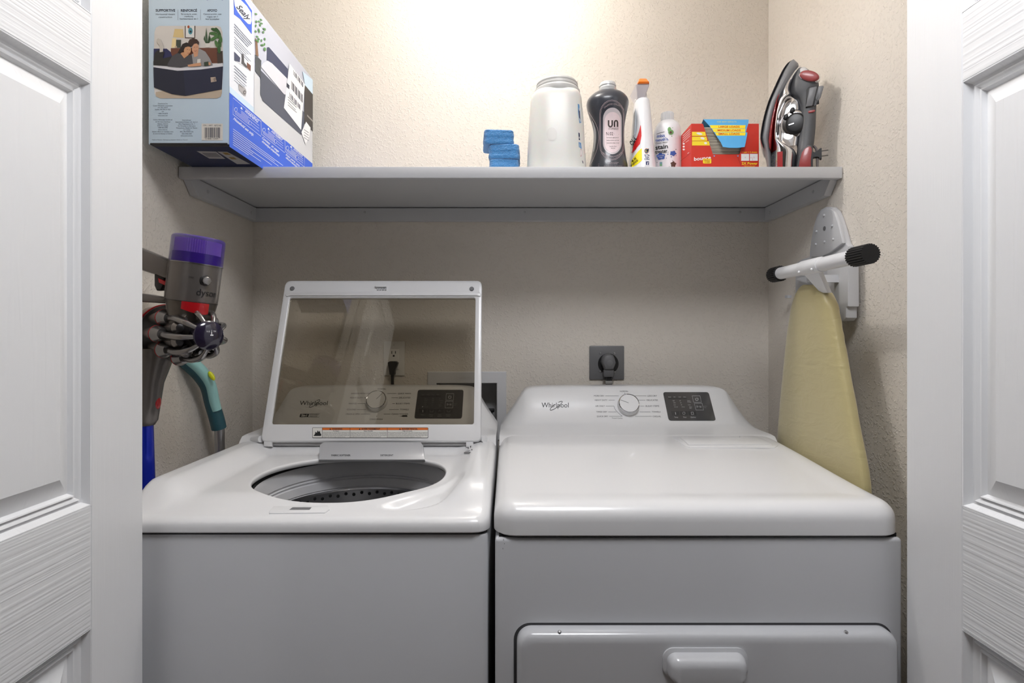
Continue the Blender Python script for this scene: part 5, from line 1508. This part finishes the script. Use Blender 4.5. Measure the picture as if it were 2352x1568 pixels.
pr.build('side_print', t)

# ------------------------------------------------------------------ steam iron standing on its heel
Yi = 1.43
def ci(x, y, Y=Yi): return P(1730 + x / 5.806, 130 + y / 5.806, Y)
t = thing('steam_iron', 'grey and chrome steam iron standing upright on its heel', 'iron', ci(450, 1637))
M_ig = mat('iron_grey', (122, 123, 126), 0.42)
M_ih = mat('iron_handle_grey', (82, 83, 86), 0.5)
M_ired = mat('iron_red', (150, 34, 34), 0.2, coat=0.6)
M_ired2 = mat('iron_red_soft', (150, 62, 62), 0.35, coat=0.3)
YBOT = 1637
def istack(name, rows, m, ex=2.6, parent=None, sm=3, n=28, yoff=0.0):
    rows = smooth_tab(rows, sm) if sm > 1 else rows
    o = sup(n, ex); loops = []
    for y, a0, a1, w_ in rows:
        a, b = ci(a0, y), ci(a1, y)
        loops.append([Vector(((a.x + b.x) / 2 + (b.x - a.x) / 2 * c, Yi + yoff + w_ * s, a.z)) for c, s in o])
    return MB().loft(loops).build(name, m, parent or t, smooth=45)
istack('skirt', [(62, 522, 546, .004), (85, 496, 560, .010), (110, 473, 578, .016), (160, 436, 606, .024), (255, 382, 560, .034), (430, 302, 470, .044), (650, 204, 350, .051), (850, 144, 290, .055), (1030, 108, 260, .057), (1130, 101, 240, .057), (1220, 126, 240, .056), (1320, 160, 245, .055), (1480, 183, 250, .054), (YBOT, 186, 255, .054)], M_ig, 2.3)
istack('soleplate', [(70, 514, 522, .004), (110, 466, 476, .014), (160, 428, 440, .022), (255, 374, 388, .032), (430, 294, 310, .042), (650, 196, 214, .049), (850, 137, 154, .053), (1030, 101, 118, .055), (1130, 95, 112, .055), (1200, 112, 130, .054), (1240, 126, 142, .050)], M_steel, 2.3)
istack('water_window', [(470, 385, 402, .038), (520, 355, 388, .0425), (620, 306, 345, .0480), (750, 268, 318, .0520), (850, 240, 300, .0545), (1000, 212, 280, .0575), (1150, 192, 268, .0590), (1240, 205, 255, .0580), (1290, 226, 242, .0560)], M_ired, 2.2)
istack('chrome_body', [(180, 588, 640, .012), (240, 535, 612, .023), (330, 472, 556, .032), (430, 412, 506, .040), (520, 372, 496, .046), (590, 347, 520, .049), (640, 328, 440, .051), (750, 302, 385, .053), (850, 288, 352, .055), (1000, 272, 330, .0575), (1130, 264, 330, .0590), (1200, 258, 400, .0590), (1260, 248, 500, .0590), (1330, 236, 575, .0590), (1480, 228, 565, .0590), (YBOT, 228, 560, .0590)], M_chrome, 2.5)
istack('chrome_cavity', [(590, 400, 640, .016), (700, 370, 640, .020), (900, 320, 640, .022), (1100, 310, 620, .024), (1240, 300, 600, .030)], M_chrome, 3.5)
istack('handle', [(205, 598, 664, .012), (240, 572, 720, .022), (330, 522, 790, .030), (430, 492, 858, .034), (520, 484, 866, .034), (580, 522, 852, .033), (640, 584, 842, .033), (780, 622, 832, .033), (1000, 612, 824, .033), (1200, 592, 804, .034), (1300, 578, 786, .037), (1480, 560, 782, .040), (YBOT, 560, 782, .040)], M_ih, 2.8)
istack('spray_hood', [(212, 640, 690, .014), (240, 600, 715, .0245), (290, 588, 745, .0300), (330, 588, 770, .0330), (360, 592, 790, .034)], mat('iron_pearl', (196, 196, 198), 0.25, coat=0.4), 2.6)
# steam button, dial, triggers and lamps on the near side
def ipuck(name, cx, cy, ax, ay, rot, y0, y1, m, parent=None, n=28):
    c, s = math.cos(math.radians(rot)), math.sin(math.radians(rot)); loops = []
    for k, yy in ((1, y0), (1, lerp(y0, y1, 0.6)), (0.93, lerp(y0, y1, 0.9)), (0.75, y1)):
        loops.append([ci(cx + k * (ax * math.cos(a) * c - ay * math.sin(a) * s), cy + k * (ax * math.cos(a) * s + ay * math.sin(a) * c)) + Vector((0, yy, 0)) for a in [2 * math.pi * j / n for j in range(n)]])
    return MB().loft(loops).build(name, m, parent or t, smooth=50)
rim = ipuck('button_rim', 737, 392, 146, 76, 24, -0.026, -0.0365, M_chrome)
ipuck('steam_button', 738, 390, 134, 66, 24, -0.030, -0.040, M_ired2, rim)
dial = ipuck('dial_ring', 545, 945, 190, 190, 0, -0.012, -0.024, M_chrome)
ipuck('dial', 562, 950, 132, 140, 0, -0.02, -0.031, mat('dial_black', (30, 30, 32), 0.35), dial)
MB().prism([ci(x, y) + Vector((0, -0.0312, 0)) for x, y in ((470, 962), (540, 950), (542, 966), (472, 978))], (0, -0.001, 0)).build('dial_mark', M_steel, dial)
for x, y in ((436, 848), (520, 772)):
    ipuck('dial_key', x, y, 34, 42, 30, -0.018, -0.0275, M_black, dial)
def iplate(name, pts, y0, dy, m, parent=None, bev=0.0008):
    return MB().prism([ci(x, y) + Vector((0, y0, 0)) for x, y in pts], (0, dy, 0), bev=bev).build(name, m, parent or t, smooth=35)
tg = iplate('trigger_well', [(700, 560), (730, 525), (850, 520), (860, 760), (690, 785)], -0.030, -0.005, M_black)
iplate('trigger', [(738, 556), (748, 548), (825, 545), (832, 556), (775, 778), (700, 780), (694, 770)], -0.033, -0.006, mat('trigger_grey', (112, 113, 116), 0.4), tg)
iplate('trigger', [(846, 552), (856, 540), (905, 540), (918, 556), (880, 680), (832, 750), (825, 772), (792, 776)], -0.029, -0.006, mat('trigger_grey', (112, 113, 116), 0.4), tg)
iplate('pilot_lamp', [(722, 840), (732, 830), (800, 828), (812, 836), (808, 852), (790, 858), (728, 860)], -0.0315, -0.003, M_ired2)
pad = iplate('heel_frame', [(580, 1500), (620, 1340), (660, 1300), (720, 1280), (765, 1290), (782, 1330), (782, YBOT), (560, YBOT)], -0.037, -0.004, mat('heel_grey', (60, 60, 62), 0.45))
iplate('heel_pad', [(612, 1480), (640, 1370), (675, 1325), (725, 1300), (755, 1308), (770, 1345), (755, 1470), (755, 1560), (600, 1560)], -0.041, -0.002, M_ired2, pad)
pr = Print(lambda u, v, l: P(u, v, Yi) + Vector((0, -0.0598 - l, 0)))
u0, v0 = 1730 + 325 / 5.806, 130 + 1345 / 5.806; u1, v1 = 1730 + 395 / 5.806, vbase(Yi)
pr.rect(u0, v0, u1, v1, mat('chrome_red_band', (160, 40, 40), 0.25), 1)
pr.text('CHI', 1730 + 250 / 5.806, 130 + 1365 / 5.806, 7.2, M_print_black, 2, 'l', w=26, rot=90, bold=True)
pr.build('body_print', t)
# plug held at the back, with its prongs
yo = Vector((0, -0.004, 0))
pg = MB()
pg.loft([[ci(x, y0 + (y1 - y0) * f, Yi) + Vector((0, w_, 0)) for f, w_ in ((0, -0.008), (0, 0.008), (1, 0.008), (1, -0.008))] for x, y0, y1 in ((770, 1300, 1410), (805, 1335, 1395), (830, 1330, 1395), (860, 1308, 1400), (880, 1292, 1425), (900, 1290, 1425))])
plug = pg.build('plug', M_black, t, smooth=30)
for y in (1322, 1388):
    a = ci(898, y); b = ci(984, y - 6)
    MB().box(a.x, b.x, Yi - 0.003, Yi + 0.003, a.z - 0.0008, a.z + 0.0008).build('prong', M_chrome, plug)
MB().tube([ci(800, 1240), ci(835, 1290), ci(845, 1400), ci(838, YBOT - 20), ci(760, YBOT - 22)], 0.0035, 10).build('cord', mat('iron_cord', (120, 112, 112), 0.6), t)

# the iron is turned so that its side faces the middle of the closet
th_ = math.atan2(t.location.x, t.location.y)
MR = Matrix.Rotation(-th_, 4, 'Z') @ Matrix.Diagonal((math.cos(th_), 1, 1, 1))
for o_ in list(t.children_recursive):
    o_.data.transform(MR)

# ------------------------------------------------------------------ right wall: ironing board on its hanger
def cr(x, y): return (1720 + x / 4.611, 440 + y / 4.611)
def wallx(x, y, X): return on_plane(*cr(x, y), (X, 0, 0), Vector((-1, 0, 0)))
t = thing('board_hanger', 'light grey plastic ironing board hanger on the right wall under the shelf', 'hanger', (XR - 0.02, 1.4, 1.25))
M_hang = mat('hanger_plastic', (196, 197, 200), 0.42)
arch = [(640, 690), (645, 600), (655, 520), (680, 380), (718, 252), (760, 190), (810, 162), (870, 165), (915, 205), (955, 300), (985, 400), (1012, 500), (1024, 545), (1050, 578), (1050, 1225), (1032, 1225), (1030, 1340), (1008, 1372), (600, 1372), (490, 1100), (490, 760), (560, 715)]
plate = MB().prism([wallx(x, y, XR - 0.016) for x, y in arch], (0.0155, 0, 0), bev=0.003).build('back_plate', M_hang, t)
boss = [(655, 690), (655, 600), (665, 520), (690, 390), (725, 268), (765, 208), (812, 180), (862, 182), (900, 218), (935, 310), (962, 410), (985, 500), (990, 545), (850, 650), (760, 690)]
MB().prism([wallx(x, y, XR - 0.024) for x, y in boss], (0.010, 0, 0), bev=0.003).build('arch_boss', M_hang, t)
for x, y in ((798, 250), (885, 362), (718, 422), (895, 505), (803, 532), (712, 558)):
    MB().sphere(wallx(x, y, XR - 0.024), 0.0036, n=12, k=8).build('rivet', M_hang, plate)
MB().lathe(wallx(803, 390, XR - 0.0235), [(0.006, 0), (0.006, 0.001), (0.0045, 0.0012)], (-1, 0, 0), 18).build('hole', mat('hole_shade', (110, 110, 112), 0.6), plate)
low = [(822, 780), (1000, 640), (1045, 585), (1048, 1215), (1028, 1225), (1026, 1335), (1000, 1368), (845, 1368), (826, 1340)]
MB().prism([wallx(x, y, XR - 0.040) for x, y in low], (0.028, 0, 0), bev=0.004).build('lower_housing', M_hang, t)
XT = 0.700
MB().prism([wallx(x, y, XR - 0.030) for x, y in ((492, 930), (515, 915), (640, 890), (655, 960), (620, 975), (500, 945))], (0.016, 0, 0), bev=0.002).build('side_bracket', M_hang, t)
MB().prism([wallx(x, y, XR - 0.026) for x, y in ((380, 1098), (410, 1095), (410, 1125), (380, 1128))], (0.012, 0, 0), bev=0.001).build('side_tab', M_hang, t)
MB().prism([wallx(x, y, XT + 0.020) for x, y in ((605, 905), (640, 880), (650, 960), (612, 965))], (XR - 0.030 - XT - 0.020, 0, 0), bev=0.002).build('hook', M_hang, t)

t = thing('ironing_board', 'ironing board in a khaki satin cover hanging by its feet on the right wall', 'ironing board', (0.74, 1.32, 0.13))
M_cover = mat('khaki_satin', (190, 178, 130), 0.40, sheen=0.35)
bump(M_cover, (14, 14, 40), 3, 0.006, 0.35, distort=0.8)
bump(M_cover, (40, 700, 700), 1, 0.0004, 0.25)
rows = [(1.352, 1.372, .006), (1.350, 1.372, .024), (1.344, 1.371, .042), (1.332, 1.370, .060), (1.315, 1.368, .076), (1.296, 1.366, .0885), (1.25, 1.366, .103), (1.2, 1.366, .117), (1.1, 1.361, .143), (1.0, 1.355, .168), (.905, 1.347, .190), (.8, 1.345, .192), (.5, 1.345, .192), (.24, 1.345, .190), (.19, 1.345, .17), (.16, 1.345, .12), (.15, 1.345, .05)]
rows = [(1.22 + (z - 0.010 * sst(1.2, 1.35, z) - 1.22) * 0.972, y_ * 0.972, h_ * 0.972) for z, y_, h_ in rows]
rows = smooth_tab(rows, 4)
o = sup(64, 3.4)
rw = random.Random(11)
loops = []
for k, (z, yc, hw) in enumerate(rows):
    row = []
    for j, (c, s) in enumerate(o):
        wr = 0.0
        if s < -0.55 and z > 0.9:      # gathers at the near edge
            wr = 0.0008 * math.sin(z * 190 + 6 * c) * min(1, (z - 0.9) * 4) * sst(-0.5, -0.95, s)
        row.append(Vector((0.738 + (0.020 + wr) * c, yc + (hw + wr * 0.6) * s, z)))
    loops.append(row)
MB().loft(loops).build('cover', M_cover, t, smooth=60)
M_tube = mat('white_tube', (236, 237, 240), 0.3, coat=0.3)
Y1_, Y2_, ZB_ = 1.062, 1.440, 1.375
rt = 0.0155
MB().cyl((XT, Y1_ + 0.03, ZB_), (XT, Y2_ - 0.02, ZB_), rt, n=28).build('foot_bar', M_tube, t)
def ridged(y0, y1, r0, r1):
    n = 72; loops = []
    for y, k in ((y0, 0.90), (y0, 0.97), (y0 + (y1 - y0) * 0.03, 1.0), (y1, 1.04), (y1, 0.7)):
        rr = lerp(r0, r1, (y - y0) / (y1 - y0)) * k
        loops.append([Vector((XT + rr * (1 if j % 3 else 0.89) * math.cos(2 * math.pi * j / n), y, ZB_ + rr * (1 if j % 3 else 0.89) * math.sin(2 * math.pi * j / n))) for j in range(n)])
    return MB().loft(loops)
M_cap = mat('black_rubber_cap', (30, 30, 31), 0.55)
ridged(Y1_ - 0.004, Y1_ + 0.046, 0.0200, 0.0195).build('end_cap', M_cap, t, smooth=15)
ridged(Y2_ + 0.012, Y2_ - 0.030, 0.0200, 0.0195).build('end_cap', M_cap, t, smooth=15)
yc = (Y1_ + Y2_) / 2 + 0.012
MB().lathe((XT, yc - 0.040, ZB_), [(rt + 0.0015, 0), (rt + 0.0022, 0.004), (rt + 0.0022, 0.076), (rt + 0.0015, 0.08)], (0, 1, 0), 28).build('sleeve', M_tube, t)
pl = MB().prism([(XT - 0.013, yc - 0.036, ZB_ - 0.002), (XT - 0.013, yc + 0.036, ZB_ - 0.002), (XT + 0.028, yc + 0.016, ZB_ - 0.062), (XT + 0.028, yc - 0.012, ZB_ - 0.062)], (0.012, 0, 0), bev=0.003).build('gusset', M_tube, t)
for yy in (yc - 0.026, yc + 0.028):
    MB().sphere((XT - 0.0155, yy, ZB_ - 0.010), 0.0035, n=12, k=8).build('rivet', M_tube, pl)
gm = plane_map((XT - 0.0128, yc, ZB_ - 0.004), (-0.95, 0, -0.31))
pr = Print(gm)
pr.text('MADE IN', 1864, 615.5, 5, mat('pressed_grey', (214, 215, 218), 0.35), 1, 'c', w=20, rot=-8); pr.text('U S A', 1864, 624.5, 6, mat('pressed_grey', (214, 215, 218), 0.35), 1, 'c', w=16, rot=-6)
pr.build('pressed_lettering', pl)
for dy in (-0.02, 0.02):
    MB().tube([(0.766, 1.31 + dy, 1.24), (0.768, 1.31 + dy, 1.15), (0.772, 1.31 + dy * 1.5, 0.9), (0.772, 1.31 + dy * 2, 0.4)], 0.009, 12).build('leg', M_tube, t)

# ------------------------------------------------------------------ left: cordless vacuum
Yv = 1.150
def V(u, v, dy=0.0): return P(u, v, Yv + dy)
px = Yv / F
t = thing('cordless_vacuum', 'cordless stick vacuum with purple filter and blue wand leaning by the left wall', 'vacuum cleaner', (-0.80, 1.20, 0))
M_vg = mat('vacuum_gunmetal', (114, 109, 106), 0.26, metal=0.5)
M_vd = mat('vacuum_dark', (48, 46, 46), 0.35, metal=0.3)
M_vr = mat('vacuum_red', (176, 16, 26), 0.25, coat=0.4)
M_vc = mat('vacuum_silver', (150, 148, 148), 0.22, metal=0.9)
M_vp = bpy.data.materials.new('purple_filter'); M_vp.use_nodes = True
nt = M_vp.node_tree; b_ = nt.nodes['Principled BSDF']
b_.inputs['Base Color'].default_value = (lin(58), lin(22), lin(150), 1); b_.inputs['Roughness'].default_value = 0.15; b_.inputs['Coat Weight'].default_value = 0.5; b_.inputs['Alpha'].default_value = 0.55
ax = (V(457, 549) - V(440, 690)).normalized()
def axial(name, u, v, prof, m, n=44, parent=None, cap0=True, cap1=True, a=None, smooth=35):
    return MB().lathe(V(u, v), prof, a or ax, n, cap0, cap1).build(name, m, parent or t, smooth=smooth)
R = 55 * px
fl = axial('filter', 450.5, 607, [(R * 1.00, 0), (R * 1.0, 0.050), (R * 0.985, 0.054), (R * 0.93, 0.0565)], M_vp)
pts_ = []
pleat = MB(); n = 120
c0 = V(450.5, 607)
e1 = Vector((0, 1, 0)); e2 = ax.cross(e1)
pleat.loft([[c0 + ax * h + (e1 * math.cos(2 * math.pi * j / n) + e2 * math.sin(2 * math.pi * j / n)) * R * (0.86 if j % 2 else 0.80) for j in range(n)] for h in (0.022, 0.050)])
pleat.build('pleats', mat('filter_pleats', (186, 150, 230), 0.7), fl, smooth=0)
axial('filter_core', 450.5, 607, [(R * 0.9, 0.002), (R * 0.9, 0.022)], mat('filter_core', (30, 26, 60), 0.5), parent=fl)
axial('filter_rim', 450.5, 607, [(R * 1.015, -0.001), (R * 1.015, 0.0008)], M_vc)
body = axial('motor_body', 439.5, 692, [(R * 0.975, 0), (R * 0.99, 0.01), (R * 1.0, 0.0765), (R * 1.0, 0.0785)], M_vg)
axial('seam', 439.5, 692, [(R * 0.982, -0.0012), (R * 0.982, 0.0)], M_black)
trunk = axial('cyclone_inlet', 435, 742, [(R * 0.70, -0.02), (R * 0.80, 0.01), (R * 0.90, 0.030), (R * 0.96, 0.0475)], mat('vacuum_bronze', (104, 98, 92), 0.28, metal=0.7))
# lettering and switch on the motor body
ctr = V(439.5, 692)
def cylmap(s_, v_, lift):          # s: arc length in px round the body (0 faces the camera), v: px up the axis, both from the lower centre
    a_ = s_ / 55.0
    return ctr + ax * (-v_ * px) + (Vector((0, -1, 0)) * math.cos(a_) + (Vector((0, -1, 0)).cross(ax) * -1) * math.sin(a_)) * (R * 1.006 + lift)
pr = Print(cylmap)
pr.text('dyson', 36, -16, 14.5, M_black, 1, 'l', w=50)
pr.build('lettering', body)
pr = Print(cylmap)
pr.text('MAX', 29, -52, 3.0, M_black, 1, 'r', w=10)
pr.build('switch_lettering', body)
sw = cylmap(52, -50, 0)
nrm = (sw - (ctr + ax * (50 * px))).normalized()
MB().lathe(sw - nrm * 0.002, [(0.011, 0), (0.011, 0.0025), (0.010, 0.003)], nrm, 24).build('switch_well', M_vd, body)
MB().lathe(sw, [(0.0085, 0), (0.0085, 0.008), (0.007, 0.0095), (0.001, 0.010)], nrm, 24).build('switch', M_vc, body)
rel = cylmap(36, 8, 0)
rb_ = MB()
loops = []
for s0, h0, h1 in ((12, 1, 18), (20, 1, 20), (30, 1, 23), (40, 1, 25), (50, 1, 26), (58, 1, 26), (64, 1, 24)):
    loops.append([cylmap(s0, h0, -0.008), cylmap(s0, h0, 0.004), cylmap(s0, h1, 0.0035), cylmap(s0, h1, -0.008)])
rb_.loft(loops).build('release_button', M_vr, t, smooth=30)
# handle, trigger, lower bridge
def slab(name, pts, d0, d1, m, parent=None, bev=0.004):
    return MB().prism([V(u, v, d0) for u, v in pts], (0, d1 - d0, 0), bev=bev).build(name, m, parent or t, smooth=40)
slab('handle', [(262, 546), (330, 573), (396, 601), (392, 645), (372, 638), (352, 630), (262, 600), (252, 574)], -0.016, 0.018, M_vg, bev=0.008)
tg = slab('trigger_guard', [(353, 628), (377, 634), (374, 655), (368, 666), (358, 667), (353, 656)], -0.009, 0.011, M_vd)
slab('trigger', [(362, 638), (389, 650), (388, 660), (364, 649)], -0.011, 0.013, M_vr, tg, bev=0.002)
slab('battery', [(258, 668), (330, 674), (388, 684), (388, 697), (330, 693), (258, 690)], -0.018, 0.020, M_vg, bev=0.005)
slab('handle_post', [(252, 574), (272, 578), (274, 690), (254, 690)], -0.016, 0.018, M_vg, bev=0.006)
# bin with red ring, and the cyclones fanned round its axis
hub = V(482, 770, -0.045)
ca = Vector((0.80, -0.595, -0.03)).normalized()
def cyc(s_): return hub - ca * s_
E1 = Vector((0, 0, 1)) - ca * ca.z; E1.normalize(); E2 = ca.cross(E1)
def ring(s_, r, a_): return cyc(s_) + (E1 * math.cos(a_) + E2 * math.sin(a_)) * r
MB().lathe(cyc(0.345), [(0.052, 0.0), (0.058, 0.004), (0.059, 0.140)], ca, 44).build('dust_bin', mat('smoky_bin', (120, 112, 100), 0.12, coat=0.5), t)
MB().lathe(cyc(0.206), [(0.061, 0), (0.064, 0.002), (0.064, 0.010), (0.060, 0.012)], ca, 48).build('bin_ring', M_vr, t)
MB().lathe(cyc(0.196), [(0.062, 0.0), (0.062, 0.010), (0.054, 0.020), (0.040, 0.055), (0.034, 0.11), (0.028, 0.165)], ca, 44).build('cyclone_core', M_vd, t)
for k in range(9):
    a_ = 2 * math.pi * (k + 0.25) / 9
    p0, p1, p2 = ring(0.180, 0.048, a_), ring(0.112, 0.0520, a_), ring(0.090, 0.0510, a_)
    cn = MB().cyl(p0, p1, 0.0100, 0.0175, 20).build('cyclone', M_vg, t)
    d_ = (p1 - p0).normalized()
    MB().lathe(p1 - d_ * 0.004, [(0.0176, 0), (0.0182, 0.0006), (0.0177, 0.0014)], d_, 18).build('cyclone_seal', M_vr, cn)
    MB().cyl(p1 - d_ * 0.001, p2, 0.0178, 0.0120, 20).build('cyclone_cap', M_vc, cn)
    MB().tube([ring(0.096, 0.0520, a_), ring(0.060, 0.0535, a_ + 0.04), ring(0.026, 0.044, a_ + 0.1), ring(0.008, 0.027, a_ + 0.12)], [0.0070, 0.0066, 0.0058, 0.0048], 12).build('cyclone_outlet', M_vc, cn)
    b2 = a_ + math.pi / 9
    q0, q1 = ring(0.110, 0.036, b2), ring(0.056, 0.041, b2)
    ic_ = MB().cyl(q0, q1, 0.0105, 0.0125, 18).build('inner_cyclone', M_vg, t)
    MB().cyl(q1, ring(0.046, 0.040, b2), 0.0125, 0.0080, 18).build('inner_cap', M_vc, ic_)
hb = MB().lathe(cyc(0.030), [(0.026, 0), (0.030, 0.020), (0.0300, 0.026), (0.026, 0.030), (0.012, 0.0325), (0.001, 0.0328)], ca, 40).build('hub', mat('hub_dark_purple', (34, 28, 50), 0.12, coat=0.7), t)
hm_ = lambda u, v, l: on_plane(u, v, hub + ca * 0.0032, ca) + ca * l
pr = Print(hm_)
pr.text('i', 486, 768, 11, M_print_white, 1, 'c'); pr.text('V10', 478, 763, 4, M_print_white, 1, 'c', w=8); pr.text('TM', 493, 763, 4, M_print_white, 1, 'c', w=6); pr.rect(483, 768, 490, 771, M_print_white, 1)
pr.build('hub_print', hb)
# neck, red button and blue wand to the floor
def W(u, v): return P(u, v, 1.19)
nk = MB()
rows_n = [((352, 800), 0.052), ((345, 835), 0.046), ((338, 880), 0.036), ((334, 925), 0.033), ((331, 965), 0.030), ((330, 976), 0.024)]
loops = []
for (u, v), r in rows_n:
    c_ = W(u, v); loops.append([c_ + Vector((r * 0.9 * math.cos(2 * math.pi * j / 32), r * 0.85 * math.sin(2 * math.pi * j / 32), 0)) for j in range(32)])
nk.loft(loops).build('wand_neck', M_vg, t, smooth=40)
c_ = W(361, 922)
MB().sphere(c_, 0.0065, 0.010, 0.0175, 16, 12).build('wand_button', M_vr, t)
top_w = W(330, 970); bot_w = Vector((-0.782, 1.205, 0.045))
MB().cyl(top_w, bot_w, 0.0185, n=24).build('wand', mat('wand_blue', (16, 44, 190), 0.25, metal=0.5, coat=0.3), t)
MB().box(-0.822, -0.742, 1.08, 1.31, 0.0, 0.05, 0.012).build('floor_head', M_vd, t)

# ------------------------------------------------------------------ left: spray mop handle
t = thing('spray_mop', 'mop with a teal bent handle, yellow button and steel pole behind the washer', 'mop', (-0.775, 1.47, 0))
M_td, M_tl, M_yl = mat('teal_dark', (44, 88, 98), 0.45), mat('teal_light', (158, 208, 204), 0.4), mat('mop_yellow', (222, 224, 30), 0.4)
def T(u, v, Y): return P(u, v, Y)
path = [T(408, 812, 1.36), T(432, 834, 1.375), T(456, 855, 1.395), T(477, 886, 1.42), T(487, 925, 1.44), T(497, 958, 1.452), T(503, 983, 1.46)]
MB().tube(path, [0.016, 0.0185, 0.0195, 0.0185, 0.018, 0.0185, 0.0185], 24, sm=5).build('grip', M_td, t, smooth=50)
path2 = [p + Vector((0.0085, -0.007, 0.006)) for p in path[:6]]
path2 = [path2[0], path2[1], path2[2], path2[3], path2[4], lerp(path2[4], path2[5], 0.62)]
MB().tube(path2, [0.011, 0.0135, 0.0150, 0.0145, 0.0138, 0.0125], 24, sm=5).build('soft_grip', M_tl, t, smooth=50)
bt = T(486, 863, 1.392)
bmb = MB().sphere((0, 0, 0), 0.0062, 0.005, 0.0135, 16, 12)
bmb.xform(Matrix.Translation(bt) @ Matrix.Rotation(math.radians(-32), 4, 'Y'))
bmb.build('button', M_yl, t)
MB().prism([T(u, v, 1.405) for u, v in ((448, 868), (455, 866), (464, 875), (471, 881), (466, 880), (456, 875))], (0, 0.012, 0), bev=0.001).build('trigger', M_yl, t)
a = T(504, 975, 1.46); b = Vector((-0.775, 1.475, 0.05))
MB().cyl(a, b, 0.0125, n=20).build('pole', M_steel, t)
MB().box(-0.815, -0.735, 1.36, 1.60, 0.0, 0.055, 0.012).build('mop_head', M_td, t)

for o_ in bpy.data.objects:
    if '_b' in o_: del o_['_b']
